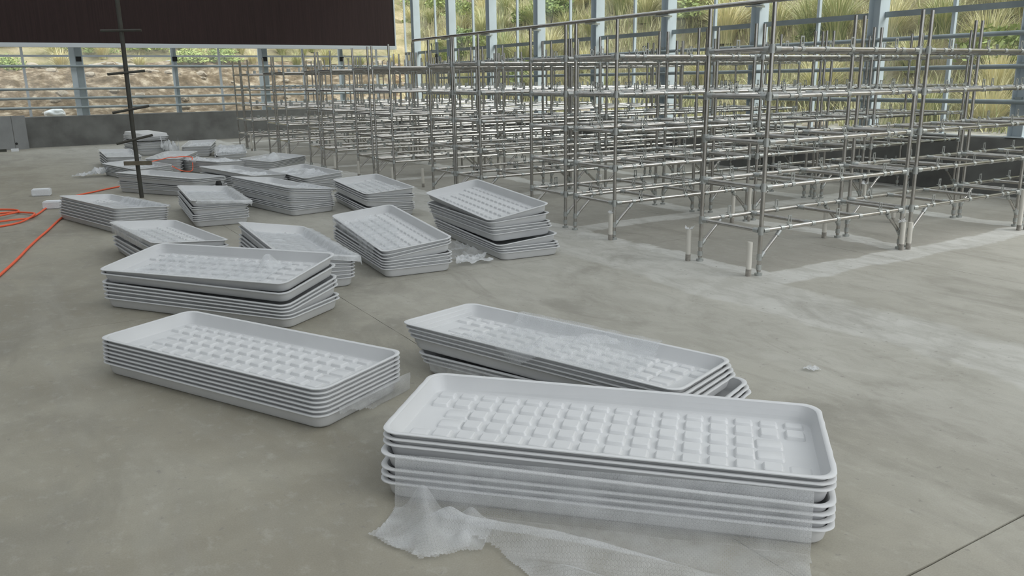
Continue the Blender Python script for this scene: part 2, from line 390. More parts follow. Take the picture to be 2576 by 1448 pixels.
# long header pipe with bent end
zr = 2.63
pts = [(WX-.17, -4, zr), (WX-.17, 22.3, zr)] + [(WX-.17, 22.3+.14*math.sin(t), zr-.14+.14*math.cos(t)) for t in (.3, .6, .9, 1.2, PI/2)] + [(WX-.17, 22.44, .02)]
hp = empty('header_pipe', (0, 0, 0)); tag(hp, 'long galvanised header pipe above the rack tops, its far end bent down to the floor', 'pipe')
link('pipe_run', auto_smooth(MB().path(pts, .038, 12).mesh('pipe_run', M_galv)), hp)
for y in col_y[1:8]:
    br = MB().box((WX-.17, y-.12, zr-.055), (.05, .34, .02)).box((WX-.07, y-.12, zr-.06), (.24, .04, .03))
    link('pipe_bracket', br.mesh('pipe_bracket', M_coup), hp)
# valve riser near the far corner
rv = empty('valve_riser', (WX-.14, 20.9, 0)); tag(rv, 'thin vertical riser pipe with valve near the far right corner', 'pipe')
link('riser_pipe', auto_smooth(MB().path([(0, 0, 1.1), (0, 0, 2.52)], .04, 8).path([(0, 0, 2.30), (0, .35, 2.30), (0, .35, 2.5)], .028, 8).mesh('riser_pipe', M_rail)), rv)
link('valve_handle', MB().box((-.06, -.05, 1.95), (.05, .05, .5)).box((-.06, -.4, 1.9), (.09, .16, .1)).mesh('valve_handle', M_dark), rv)

# left glass wall with rails and posts
w2 = tag(link('window_2', MB().box((2.0, WY+.2, 2.24), (17, .03, .05)).mesh('window_2', M_alu)), kind='structure')
px = [-.56, .62, 1.80, 2.97, 4.14, 5.34, 6.52, 7.70, 8.82, 10.0]
for a, b in zip([-6.4]+px, px+[10.6]): link('glass_pane', MB().box(((a+b)/2, WY+.2, 1.66), (b-a-.04, .006, 1.8)).mesh('glass_pane', M_glass), w2)
for x in px[1::2]: link('mullion', MB().box((x, WY+.19, 1.72), (.06, .04, 1.92)).mesh('mullion', M_alu), w2)
k = 0
for x in px[::2]:
    wide = abs(x-1.8) < .1 or abs(x-6.52) < .1
    wd = .30 if abs(x-1.8) < .1 else (.26 if wide else .13)
    c = empty('steel_column', (x, WY+.1, .76))
    tag(c, '%s pale steel column of the far left wall, %s from the left edge' % ('broad' if wide else 'slim', ['first', 'second', 'third', 'fourth', 'fifth'][k]) if k else 'pale steel column of the far left wall beyond the left edge', 'column', 'steel columns of the far left wall'); k += 1
    link('column_shaft', MB().box((0, 0, .86), (wd, .08, 1.72)).mesh('column_shaft', M_steel), c)
    link('column_face', MB().box((wd*.18, -.045, .86), (wd*.5, .014, 1.72)).mesh('column_face', M_rail), c)
    link('bracket_hole', MB().box((wd*.18, -.055, 1.40), (.12, .03, .12)).mesh('bracket_hole', M_black), c)
for z, r, nm in ((1.98, .035, 'topmost round rail of the far left wall'), (1.425, .032, 'upper of three close round rails on the far left wall'), (1.20, .032, 'middle of three close round rails on the far left wall'), (.97, .032, 'lowest round rail of the far left wall just above the kerb')):
    o = link('wall_rail', auto_smooth(MB().path([(-6.4, WY-.05, z+.03), (10.3, WY-.05, z-.03)], r, 10).mesh('wall_rail', M_rail)))
    tag(o, nm, 'rail', 'rails of the far left wall')
# dark brown cooling panel
cp_ = empty('cooling_panel', (2, 23.85, 2.44)); tag(cp_, 'huge dark brown evaporative cooling panel framed in pale aluminium, hanging above the far wall', 'panel')
pad_x = [-6.5, -4.0, -2.0, 1.0, 4.0, 7.0, 10.42]
for a, b in zip([q-2 for q in pad_x], [q-2 for q in pad_x[1:]]):
    link('pad_board', MB().box(((a+b)/2, .0, 1.72), (b-a-.002, .15, 3.24)).mesh('pad_board', M_pad), cp_)
link('bottom_trim', MB().box((-.03, -.01, .035), (17.0, .2, .085)).box((-.03, -.075, .085), (17.0, .03, .02)).mesh('bottom_trim', M_alu), cp_)
link('side_trim', MB().box((8.45, -.01, 1.72), (.035, .19, 3.3)).mesh('side_trim', M_alu), cp_)

# unseen glass roof on rafters, unseen solid wall added on the left to block side light, kerb and panel wall behind the camera
ce = tag(link('ceiling', MB().box((2.0, 9.7, 5.98), (17.6, .12, .2)).mesh('ceiling', M_steel)), kind='structure')
for y in [q for q in range(-4, 25, 4)]: link('roof_rafter', MB().box((2.0, y, 5.86), (17.6, .10, .18)).mesh('roof_rafter', M_steel), ce)
for x in (-4.6, -2.6, -.6, 1.4, 3.4, 5.4, 7.4, 9.4): link('roof_purlin', MB().box((x, 9.7, 5.99), (.06, 29.2, .08)).mesh('roof_purlin', M_alu), ce)
for x in (-5.6, -3.6, -1.6, .4, 2.4, 4.4, 6.4, 8.4, 10.1):
    link('roof_pane', MB().box((x, 9.7, 6.05), (1.96 if x < 10 else 1.3, 29.2, .01)).mesh('roof_pane', M_roof), ce)
sw = tag(link('wall_side', MB().box((-6.72, 9.7, .3), (.2, 29.2, .6)).mesh('wall_side', M_conc)), kind='structure')
for k in range(24): link('shade_wall_panel', MB().box((-6.72, -4.3+1.2*k, 3.1), (.12, 1.19, 5.0)).mesh('shade_wall_panel', M_side), sw)
bw = tag(link('wall_back', MB().box((2.0, -4.7, .36), (17.4, .2, .72)).mesh('wall_back', M_conc)), kind='structure')
for k in range(8): link('back_post', MB().box((-5.5+2.15*k, -4.7, 3.3), (.2, .14, 5.2)).mesh('back_post', M_steel), bw)

# pale concrete board at the foot of the far left wall
b0 = empty('concrete_board', (-.35, 23.75, 0)); tag(b0, 'pale grey concrete board standing against the far kerb at the left edge', 'board')
mb = MB(); link('board', MB().box((0, 0, .405), (1.62, .07, .81)).mesh('board', M_concl), b0)
link('groove', MB().box((.52, -.036, .405), (.012, .006, .78)).box((.05, -.036, .405), (.012, .006, .78)).mesh('groove', M_conc), b0)
link('bolt_hole', auto_smooth(MB().tube((.55, -.03, .14), (.55, -.042, .14), .03, 12).mesh('bolt_hole', M_black)), b0)
tag(link('wood_offcut', MB().box((0, 0, .03), (.34, .08, .06)).mesh('wood_offcut', M_dark), None, (-.2, 23.1, 0)), 'small dark timber offcut before the pale concrete board', 'offcut')
tag(link('foam_scrap', MB().box((0, 0, .03), (.16, .1, .06)).mesh('foam_scrap', M_foam), None, (.14, 23.05, 0)), 'small pale scrap beside the dark timber offcut', 'scrap')

# ------------------------------------------------------------------ terrain outside
def smooth(a, b, x):
    t = max(0., min(1., (x-a)/(b-a))); return t*t*(3-2*t)
def hz(x, y):
    n1 = noise.noise(Vector((x*.22, y*.22, 3)))*.8 + noise.noise(Vector((x*.9, y*.9, 8)))*.18
    hr = .55 + max(0, x-13.0)*.82 + n1*smooth(12.5, 15, x)
    return hr
def hl(x, y):
    n1 = noise.noise(Vector((x*9, y*9, 6)))*.05 + noise.noise(Vector((x*.3, y*.3, 5)))*.5 + noise.noise(Vector((x*1.4, y*1.4, 2)))*.16 + noise.noise(Vector((x*4, y*4, 2)))*.06
    return .62 + smooth(26.0, 30.5, y)*1.5 + max(0, y-30.5)*.33 + n1*smooth(26, 28, y)
def terrain(name, xr, yr, nx, ny, fn, m_, label):
    v = []; f = []
    for j in range(ny+1):
        for i in range(nx+1):
            x = xr[0] + (xr[1]-xr[0])*i/nx; y = yr[0] + (yr[1]-yr[0])*j/ny; v.append((x, y, fn(x, y)))
    for j in range(ny):
        for i in range(nx):
            a = j*(nx+1)+i; f.append([a, a+1, a+nx+2, a+nx+1])
    o = link(name, new_mesh(name, v, f, m_, True)); tag(o, label, kind='structure'); return o
HILL = terrain('hillside', (10.85, 34), (-6, 60), 110, 220, lambda x, y: max(hz(x, y), hl(x, y) if y > 26 else -9) if x > 11.6 else min(.6, hz(x, y)), M_soil, None)
terrain('dirt_embankment', (-22, 13.5), (24.35, 31.0), 200, 90, hl, M_dirt, None)
terrain('scrub_slope', (-22, 13.5), (31.0, 60), 120, 90, hl, M_soil, None)
terrain('gravel_strip', (10.83, 13.2), (-6, 40), 10, 60, lambda x, y: hz(x, y)*.0 + .64 + noise.noise(Vector((x*2, y*2, 1)))*.02, M_gravel, None)

# vegetation
rnd = random.Random(7)
def clump_mesh(name, n, h, spread, m_, seed, w0=.012):
    R = random.Random(seed); v = []; f = []; tone = []
    for i in range(n):
        a = R.random()*2*PI; r0 = R.random()**.5*spread*.18; lean = R.uniform(.1, 1.0); hh = h*R.uniform(.55, 1.1); w = w0*R.uniform(.6, 1.5)
        bx, by = r0*math.cos(a), r0*math.sin(a); a2 = a + R.uniform(-.5, .5); dx, dy = math.cos(a2), math.sin(a2); sx_, sy_ = -dy, dx
        t_ = min(1, max(0, R.gauss(.55, .28))); base = len(v); K = 4
        for k in range(K+1):
            t = k/K; out = spread*lean*(t**1.7); z = hh*(t - .42*lean*t**3)
            ww = w*(1-t)**.6
            v.append((bx+dx*out-sx_*ww, by+dy*out-sy_*ww, z)); v.append((bx+dx*out+sx_*ww, by+dy*out+sy_*ww, z)); tone += [t_*.8+t*.3]*2
        for k in range(K):
            q = base+2*k; f.append([q, q+1, q+3, q+2])
    me = new_mesh(name, v, f, m_, True); at = me.attributes.new('tone', 'FLOAT', 'POINT'); at.data.foreach_set('value', tone[:len(me.vertices)])
    return me
def bush_mesh(name, n, r, m_, seed):
    R = random.Random(seed); v = []; f = []; tone = []
    for i in range(n):
        d = Vector((R.gauss(0, 1), R.gauss(0, 1), R.gauss(0, 1))).normalized(); rr = r*R.uniform(.55, 1.05)
        rr *= 1 + .35*noise.noise(d*2.3 + Vector((seed, 0, 0)))
        c = Vector((d.x*rr, d.y*rr, abs(d.z)*rr*.9 + .1)); a = Vector((R.gauss(0, 1), R.gauss(0, 1), R.gauss(0, 1))).normalized(); b = a.orthogonal().normalized()
        s_ = R.uniform(.03, .07); base = len(v); t_ = R.random()
        for p in (-a*s_, b*s_*.45, a*s_, -b*s_*.45): v.append(tuple(c+p)); tone.append(t_)
        f.append([base, base+1, base+2, base+3])
    for i in range(7):
        a = R.random()*2*PI; base = len(v); e = Vector((math.cos(a)*r*.5, math.sin(a)*r*.5, r*.8))
        for p in (Vector((-.01, 0, 0)), Vector((.01, 0, 0)), e+Vector((.004, 0, 0)), e-Vector((.004, 0, 0))): v.append(tuple(p)); tone.append(0)
        f.append([base, base+1, base+2, base+3])
    me = new_mesh(name, v, f, m_); at = me.attributes.new('tone', 'FLOAT', 'POINT'); at.data.foreach_set('value', tone[:len(me.vertices)])
    return me
cl = [clump_mesh('grass_clump', 420, 1.05, .85, M_blade, 3+i, .0075) for i in range(4)]
bs = [bush_mesh('shrub', 900, .55, M_leaf, 31+i) for i in range(3)]
bd = bush_mesh('dry_shrub', 900, .55, M_rust, 77)
nc = 0; spots = []
for tries in range(9000):
    if nc >= 270: break
    y = rnd.uniform(0, 44); x = 13.0 + rnd.random()**1.4*14
    if noise.noise(Vector((x*.35, y*.35, 11))) < -.28 or any((x-q[0])**2+(y-q[1])**2 < .62 for q in spots): continue
    spots.append((x, y))
    o = link('grass_clump', cl[nc % 4], None, (x, y, hz(x, y)-.03)); s_ = rnd.uniform(.75, 1.35) + (x-13)*.03; o.scale = (s_, s_, s_*rnd.uniform(.8, 1.15)); o.rotation_euler = (0, 0, rnd.random()*6.28)
    tag(o, 'yellow-green arching grass clump on the hillside beyond the right glass wall', 'grass', 'grass clumps on the hillside'); nc += 1
for i in range(60):
    y = rnd.uniform(0, 42); x = rnd.uniform(12.9, 22)
    o = link('shrub', bs[i % 3], None, (x, y, hz(x, y)-.05)); s_ = rnd.uniform(.7, 1.8); o.scale = (s_, s_, s_*.85); o.rotation_euler = (0, 0, rnd.random()*6)
    tag(o, 'dark green leafy shrub between the grass clumps on the hillside', 'shrub', 'shrubs on the hillside')
for i in range(110):
    x = rnd.uniform(-16, 14); y = rnd.uniform(30.2, 40); dry = rnd.random() < .3
    o = link('dry_shrub' if dry else 'shrub', bd if dry else bs[i % 3], None, (x, y, hl(x, y)-.05)); s_ = rnd.uniform(.6, 1.3); o.scale = (s_, s_, s_*.8)
    tag(o, ('reddish brown dry shrub' if dry else 'green leafy shrub') + ' above the dirt bank beyond the far left wall', 'shrub', 'dry shrubs above the dirt bank' if dry else 'green shrubs above the dirt bank')
for i in range(110):
    x = rnd.uniform(-15, 13); y = rnd.uniform(29.6, 38)
    o = link('grass_clump', cl[i % 4], None, (x, y, hl(x, y)-.03)); s_ = rnd.uniform(.5, .9) ; o.scale = (s_,)*3; o.rotation_euler = (0, 0, rnd.random()*6)
    tag(o, 'pale grass clump above the dirt bank beyond the far left wall', 'grass', 'grass clumps above the dirt bank') if nc+i < 299 else tag(o, 'pale grass clump above the dirt bank beyond the far left wall', 'grass', 'grass clumps above the dirt bank')
# fine undergrowth, uncountable
v = []; f = []; tone = []
for i in range(42000):
    y = rnd.uniform(-1, 42); x = 12.3 + rnd.random()**1.3*15; z = max(hz(x, y), .6)-.03; a = rnd.random()*6.28; h = rnd.uniform(.15, .6); l = rnd.uniform(.05, .35); w_ = .010
    dx, dy = math.cos(a), math.sin(a); b = len(v)
    v += [(x-dy*w_, y+dx*w_, z), (x+dy*w_, y-dx*w_, z), (x+dx*l*.4+dy*w_*.7, y+dy*l*.4-dx*w_*.7, z+h*.7), (x+dx*l*.4-dy*w_*.7, y+dy*l*.4+dx*w_*.7, z+h*.7), (x+dx*l, y+dy*l, z+h)]
    f += [[b, b+1, b+2, b+3], [b+3, b+2, b+4]]; tone += [min(1, max(0, rnd.gauss(.5, .3)))]*5
me = new_mesh('undergrowth', v, f, M_blade); at = me.attributes.new('tone', 'FLOAT', 'POINT'); at.data.foreach_set('value', tone)
tag(link('undergrowth', me, HILL), kind='stuff')
def rock_mesh(seed):
    bm = bmesh.new(); bmesh.ops.create_icosphere(bm, subdivisions=2, radius=1)
    for q in bm.verts: q.co *= 1 + .35*noise.noise(q.co*1.3 + Vector((seed, seed, 0))); q.co.z *= .6
    me = bpy.data.meshes.new('rock'); bm.to_mesh(me); bm.free(); me.materials.append(M_stone); return me
rk = [rock_mesh(i*3.1) for i in range(4)]
for i in range(130):
    x = rnd.uniform(-10, 13); y = 25.5 + rnd.random()*6; s_ = rnd.uniform(.05, .22)
    o = link('rock', rk[i % 4], None, (x, y, hl(x, y))); o.scale = (s_, s_, s_); o.rotation_euler = (0, 0, rnd.random()*6)
    tag(o, 'pale rock lying on the dirt bank beyond the far left wall', 'rock', 'rocks on the dirt bank')
for i, (x, y, s_) in enumerate(((11.9, 15.9, .32), (12.1, 5.9, .2), (11.8, 9.4, .15))):
    o = link('rock', rk[i], None, (x, y, .68)); o.scale = (s_*1.6, s_, s_); tag(o, ['largest brown boulder at the hill foot beyond the right wall', 'small boulder at the hill foot near the right edge', 'small low boulder at the hill foot, between the other two'][i], 'rock')
# white sack beyond the far kerb
bm = bmesh.new(); bmesh.ops.create_icosphere(bm, subdivisions=4, radius=1)
for q in bm.verts: q.co *= 1 + .25*noise.noise(q.co*1.6) + .08*noise.noise(q.co*5); q.co.z = max(q.co.z, -.5)*.45
me = bpy.data.meshes.new('white_sack'); bm.to_mesh(me); bm.free(); me.materials.append(M_sack); me.polygons.foreach_set('use_smooth', [True]*len(me.polygons))
o = link('white_sack', me, None, (1.22, 25.2, .78)); o.scale = (.26, .2, .30); tag(o, 'lumpy white sack lying beyond the far left kerb', 'sack')
for i, (x, y, z, c) in enumerate(((12.3, 7.6, 1.5, M_sack), (12.7, 7.0, 1.55, mat('blue_litter', (.06, .2, .45), .5)))):
    z = hz(x+1.2, y) + .1; o = link('plastic_litter', me.copy(), None, (x+1.2, y, z)); o.data.materials.clear(); o.data.materials.append(c); o.scale = (.16, .22, .14)
    tag(o, ['white scrap of plastic litter in the hillside grass', 'small blue piece of plastic litter in the hillside grass'][i], 'litter')

# ------------------------------------------------------------------ pipe racks
RL, RW, TR = 1.777, .637, .0165
LV = [.350, .682, 1.018, 1.353, 1.692]; RH = 2.012
def near_parts():
    P = {}
    P['post'] = auto_smooth(MB().tube((0, 0, .03), (0, 0, RH), TR, 12).mesh('post', M_galv))
    P['foot'] = auto_smooth(MB().tube((0, 0, 0), (0, 0, .018), .030, 14).tube((0, 0, .018), (0, 0, .045), .012, 10).tube((0, 0, .045), (0, 0, .085), .021, 12).mesh('foot', M_coup))
    P['coupling'] = auto_smooth(MB().tube((0, 0, -.032), (0, 0, .032), .0215, 12).mesh('coupling', M_coup))
    b = MB().tube((.02, 0, 0), (RL-.02, 0, 0), TR, 12).mat(1)
    for x in (.05, RL-.05): b.tube((x-.028, 0, 0), (x+.028, 0, 0), .0205, 12)
    for x in (RL/3, RL*2/3, .23, RL-.23): b.tube((x-.02, 0, 0), (x+.02, 0, 0), .0205, 12)
    P['beam'] = auto_smooth(b.mesh('beam', [M_galv, M_coup]))
    b = MB().tube((0, .018, 0), (0, RW-.018, 0), TR*.96, 12).mat(1)
    for y in (.045, RW-.045): b.tube((0, y-.025, 0), (0, y+.025, 0), .0200, 12)
    P['crossbar'] = auto_smooth(b.mesh('crossbar', [M_galv, M_coup]))
    # upright tab clip with a slot
    c = MB().tube((-.017, 0, 0), (.017, 0, 0), .0205, 10)
    for x in (-.0145, .0145): c.box((x, 0, .055), (.009, .005, .075))
    c.box((0, 0, .088), (.038, .005, .010)).box((0, 0, .026), (.038, .005, .020)).box((0, .011, .03), (.038, .022, .004))
    P['tab_clip'] = c.mesh('tab_clip', M_coup)
    d = .185
    b = MB().tube((.02, 0, LV[0]-d-.01), (.02+d, 0, LV[0]-.03), TR*.85, 10).mat(1)
    b.tube((.012, 0, LV[0]-d-.02), (.045, 0, LV[0]-d+.012), .0185, 10).tube((.0+d-.005, 0, LV[0]-.055), (.03+d, 0, LV[0]-.018), .0185, 10)
    b.tube((0, 0, LV[0]-d-.045), (0, 0, LV[0]-d+.005), .0205, 12)
    P['brace'] = auto_smooth(b.mesh('brace', [M_galv, M_coup]))
    return P
NP = near_parts()
CLIPS = (.32, .90, 1.46)
def make_rack(far=False):
    r = empty('pipe_rack')
    if not far:
        for x in (0, RL):
            for y in (0, RW):
                p = link('post', NP['post'], r, (x, y, 0)); link('foot', NP['foot'], p)
                for z in LV: link('coupling', NP['coupling'], p, (0, 0, z))
        for k, z in enumerate(LV):
            for y in (0, RW):
                b = link('beam', NP['beam'], r, (0, y, z))
                for x in CLIPS: link('tab_clip', NP['tab_clip'], b, (x, 0, 0))
            for x in (.0, RL/3, RL*2/3, RL): link('crossbar', NP['crossbar'], r, (x, 0, z))
        for x, rz in ((0, 0), (RL, PI)):
            for y in (0, RW):
                b = link('brace', NP['brace'], r, (x, y, 0)); b.rotation_euler = (0, 0, rz)
    else:
        for x in (0, RL):
            for y in (0, RW): link('post', FP['post'], r, (x, y, 0))
        for z in LV:
            for y in (0, RW): link('beam', FP['beam'], r, (0, y, z))
            for x in (.0, RL/3, RL*2/3, RL): link('crossbar', FP['crossbar'], r, (x, 0, z))
            link('tab_clips', FP['clips'], r, (0, 0, z))['kind'] = 'stuff'
        for x, rz in ((0, 0), (RL, PI)):
            for y in (0, RW):
                b = link('brace', FP['brace'], r, (x, y, 0)); b.rotation_euler = (0, 0, rz)
    return r
def far_parts():
    P = {}; n = 8
    b = MB().tube((0, 0, .03), (0, 0, RH), TR, n).mat(1).tube((0, 0, 0), (0, 0, .04), .027, n)
    for z in LV: b.tube((0, 0, z-.03), (0, 0, z+.03), .021, n)
    P['post'] = auto_smooth(b.mesh('post', [M_galv, M_coup]))
    P['beam'] = auto_smooth(MB().tube((.02, 0, 0), (RL-.02, 0, 0), TR, n).mesh('beam', [M_galv]))
    P['crossbar'] = auto_smooth(MB().tube((0, .018, 0), (0, RW-.018, 0), TR*.95, n).mesh('crossbar', [M_galv]))
    b = MB()
    for y in (0, RW):
        for x in CLIPS: b.box((x, y, .05), (.036, .006, .085))
        for x in (RL/3, RL*2/3): b.tube((x-.02, y, 0), (x+.02, y, 0), .020, 6)
    P['clips'] = b.mesh('tab_clips', [M_coup])
    d = .185
    P['brace'] = auto_smooth(MB().tube((.02, 0, LV[0]-d-.01), (.02+d, 0, LV[0]-.03), TR*.85, n).mesh('brace', [M_galv]))
    return P
FP = far_parts()
def dup(root, loc, rz=None):
    def cp(o, par):
        c = o.copy(); COL.objects.link(c)
        if par is not None: c.parent = par
        for ch in KIDS[o.name]: cp(ch, c)
        return c
    c = cp(root, None); c.location = loc
    if rz is not None: c.rotation_euler = (0, 0, rz)
    return c
KIDS = {}
def index_kids(root):
    KIDS[root.name] = list(root.children)
    for c in root.children: index_kids(c)
ROWS = [4.259, 6.051, 6.843, 8.640, 9.285, 11.22, 12.03, 13.74, 14.53, 16.52, 17.28, 19.14, 19.89]
UX = [4.830, 6.729, 8.628]
proto = make_rack(False); protof = make_rack(True); index_kids(proto); index_kids(protof)
firstn = firstf = True
jr = random.Random(5)
for i, y in enumerate(ROWS):
    for j, x in enumerate(UX):
        far = i >= 5
        loc = (x + jr.uniform(-.012, .012), y + jr.uniform(-.006, .006), 0); rz = jr.uniform(-.004, .004)
        if far and firstf: o = protof; firstf = False; o.location = loc
        elif (not far) and firstn: o = proto; firstn = False; o.location = loc
        else: o = dup(protof if far else proto, loc, rz)
        where = ['unit nearest the trays', 'middle unit', 'unit nearest the right glass wall'][j]
        rown = ['nearest rack row', 'second rack row', 'third rack row', 'fourth rack row', 'fifth rack row', 'sixth rack row', 'seventh rack row', 'eighth rack row', 'ninth rack row', 'tenth rack row', 'eleventh rack row', 'twelfth rack row', 'farthest rack row'][i]
        tag(o, 'galvanised pipe shelving rack, %s in the %s' % (where, rown), 'rack', 'pipe racks standing in rows')
# near parts of the back copies of a loose end tube
# ------------------------------------------------------------------ white drain stubs standing on the floor
def stub(x, y, h, label, cap=False, tilt=0):
    o = empty('drain_pipe', (x, y, 0)); tag(o, label, 'pipe', 'white drain stubs at the rack feet')
    r = .021
    link('pipe_stub', auto_smooth(MB().tube((0, 0, .05), (tilt, 0, h), r, 12, caps=False).tube((tilt, 0, h), (tilt, 0, .11), r*.82, 12).mesh('pipe_stub', M_pvc)), o)
    link('dirty_base', auto_smooth(MB().tube((0, 0, -.002), (0, 0, .055), r*1.03, 12).mesh('dirty_base', M_pvcd)), o)
    if cap:
        R = random.Random(int(x*100)); v = []; f = []
        for i in range(9):
            a = R.random()*6.28; b = len(v); e = Vector((math.cos(a)*.05, math.sin(a)*.05, R.uniform(-.02, .05)))
            v += [(tilt, 0, h), (tilt+e.x, e.y, h+e.z), (tilt+e.x*.5-e.y*.5, e.y*.5+e.x*.5, h+.01)]; f.append([b, b+1, b+2])
        link('torn_plastic_cap', new_mesh('torn_plastic_cap', v, f, M_filmw), o)
stub(4.752, 4.29, .268, 'white drain stub beside the nearest front foot of the nearest rack')
stub(4.76, 4.965, .265, 'white drain stub capped with torn plastic, left of the nearest rack', True)
stub(4.795, 6.06, .255, 'white drain stub at the front foot of the second rack row', True)
for k, (x, y, h, c, lab) in enumerate((
    (6.575, 4.215, .25, True, 'left one of two white drain stubs between the first two units of the nearest row'),
    (6.655, 4.20, .24, False, 'right one of two white drain stubs between the first two units of the nearest row'),
    (6.50, 4.965, .24, False, 'white drain stub behind the nearest row, between its first two units'),
    (8.33, 4.13, .40, False, 'tall white drain stub at the right edge beside the nearest row'),
    (8.42, 4.11, .40, False, 'rightmost tall white drain stub at the right edge beside the nearest row'),
    (6.42, 6.06, .36, True, 'tall white drain stub at the far foot of the first unit in the second row'),
    (6.63, 6.03, .36, True, 'tall white drain stub at the near foot of the middle unit in the second row'),
    (7.76, 5.10, .12, False, 'short dirty stub behind the middle unit of the nearest row'),
    (7.90, 5.08, .24, False, 'white drain stub behind the middle unit of the nearest row'),
    (5.08, 10.80, .27, False, 'white drain stub behind the far end of the pale tray stacks, before the fifth row'),
    (4.78, 8.66, .27, False, 'white drain stub at the front foot of the fourth row'),
    (4.80, 7.52, .22, False, 'white drain stub behind the front foot of the third row'),
    (4.80, 11.24, .27, False, 'white drain stub at the front foot of the sixth row'),
    (4.79, 12.60, .26, False, 'white drain stub at the front foot of the seventh row'),
    (4.79, 13.72, .27, False, 'white drain stub at the front foot of the eighth row'),
    (4.76, 16.5, .26, False, 'white drain stub at the front foot of the tenth row'),
    (4.76, 19.2, .40, False, 'white drain stub at the front foot of the twelfth row'),
    (6.62, 8.6, .25, True, 'white drain stub between two units of the fourth row'),
    (6.62, 11.2, .25, False, 'white drain stub between two units of the sixth row'),
    (8.52, 6.0, .25, True, 'white drain stub near the right wall behind the second row'),
    (8.52, 8.6, .25, False, 'white drain stub near the right wall behind the fourth row'))):
    stub(x, y, h, lab, c, .004*((k % 3)-1))

# ------------------------------------------------------------------ pole with cross bars
po = empty('rebar_pole', (1.474, 12.17, 0)); tag(po, 'tall dark iron pole with short welded cross bars among the left tray stacks', 'pole')
link('pole_shaft', auto_smooth(MB().path([(0, 0, 0), (-.004, 0, 1.0), (.006, 0, 2.0), (0, 0, 3.4)], .028, 10).mesh('pole_shaft', M_dark)), po)
for z, a, hl_, dz in ((.79, .45, .23, .05), (1.185, .35, .23, .04), (1.66, .33, .23, .02), (2.19, .0, .28, .0), (2.72, .2, .25, 0)):
    u = Vector((math.cos(YAW+a), math.sin(YAW+a), 0))*hl_ if z < 2 else Vector((rt.x, rt.y, 0))*hl_*.95
    b = MB().tube((-u.x, -u.y - .022, z-dz), (u.x, u.y - .022, z+dz), .017, 8)
    link('cross_bar', auto_smooth(b.mesh('cross_bar', M_dark)), po)
link('timber_bar', MB().box((0, -.05, .475), (.36, .03, .055), rz=YAW*.8).mesh('timber_bar', M_wood), po)

# ------------------------------------------------------------------ grow trays
def rrect(hx, hy, r, n=6):
    pts = []
    for cx_, cy_, a0 in ((hx-r, hy-r, 0), (-hx+r, hy-r, PI/2), (-hx+r, -hy+r, PI), (hx-r, -hy+r, 1.5*PI)):
        for k in range(n+1):
            a = a0 + PI/2*k/n; pts.append((cx_+r*math.cos(a), cy_+r*math.sin(a)))
    return pts
def densify(pts, d=.05):
    o = []
    for i, p in enumerate(pts):
        q = pts[(i+1) % len(pts)]; L = math.hypot(q[0]-p[0], q[1]-p[1]); n = (28 if L > .8 else 10) if L > .1 else 1
        for k in range(n): o.append((p[0]+(q[0]-p[0])*k/n, p[1]+(q[1]-p[1])*k/n))
    return o
def loft(rings, cap0=True, cap1=True):
    v = []; f = []; n = len(rings[0])
    for r in rings: v += r
    for k in range(len(rings)-1):
        for i in range(n):
            j = (i+1) % n; f.append([k*n+i, k*n+j, (k+1)*n+j, (k+1)*n+i])
    if cap0: f.append([i for i in range(n)][::-1])
    if cap1: f.append([(len(rings)-1)*n+i for i in range(n)])
    return v, f
TZ = .075
def ring(hx, hy, r, z, wav=0, ph=0, dens=True):
    P = rrect(hx, hy, r); P = densify(P) if dens else P; out = []
    for x, y in P:
        s_ = 0
        if wav: s_ = wav*math.sin((x if abs(y) > hy-.01 else y)*2*PI/.105+ph)
        k = 1 + s_; out.append((x + (s_ if abs(x) > hx-.01 else 0)*math.copysign(1, x), y + (s_ if abs(y) > hy-.01 and abs(x) < hx-.05 else 0)*math.copysign(1, y), z))
    return out
def basin_mesh():
    R = [ring(.749, .249, .045, .000), ring(.763, .263, .050, .0045), ring(.7700, .2700, .054, .014), ring(.7826, .2826, .060, .070),
         ring(.7803, .2803, .0595, .0715), ring(.7680, .2680, .052, .014), ring(.7630, .2630, .048, .0062), ring(.7560, .2560, .043, .0042)]
    v, f = loft(R); me = new_mesh('basin', v, f, M_tray); return auto_smooth(me, .62)
def rim_mesh():
    R = [ring(.7828, .2828, .060, .069), ring(.797, .297, .066, .0680, .0012), ring(.8005, .3005, .068, .0700, .0012), ring(.8000, .3000, .068, .0735, .0012), ring(.796, .296, .066, .0752, .0008),
         ring(.785, .285, .061, .0752, .0008), ring(.7803, .2803, .0595, .0718)]
    v, f = loft(R, False, False); n = len(R[0])
    k = len(R)-1
    for i in range(n):
        j = (i+1) % n; f.append([k*n+i, k*n+j, j, i])
    me = new_mesh('rim', v, f, M_tray); return auto_smooth(me, .9)
def pad_mesh(lx, ly, h, name='raised_pad'):
    z0 = .0040
    R = [[(x, y, z0) for x, y in rrect(lx/2+.005, ly/2+.005, .010, 3)], [(x, y, z0+h*.82) for x, y in rrect(lx/2-.001, ly/2-.001, .008, 3)], [(x, y, z0+h) for x, y in rrect(lx/2-.005, ly/2-.005, .006, 3)]]
    v, f = loft(R, False, True); return auto_smooth(new_mesh(name, v, f, M_tray), .45)
PITX = .0933
PADY = (.217, .138, .045, -.046, -.139)
PADS = {'n': pad_mesh(.065, .040, .012), 's': pad_mesh(.066, .061, .0145), 'w': pad_mesh(.090, .064, .010), 'l': pad_mesh(.066, .060, .005)}
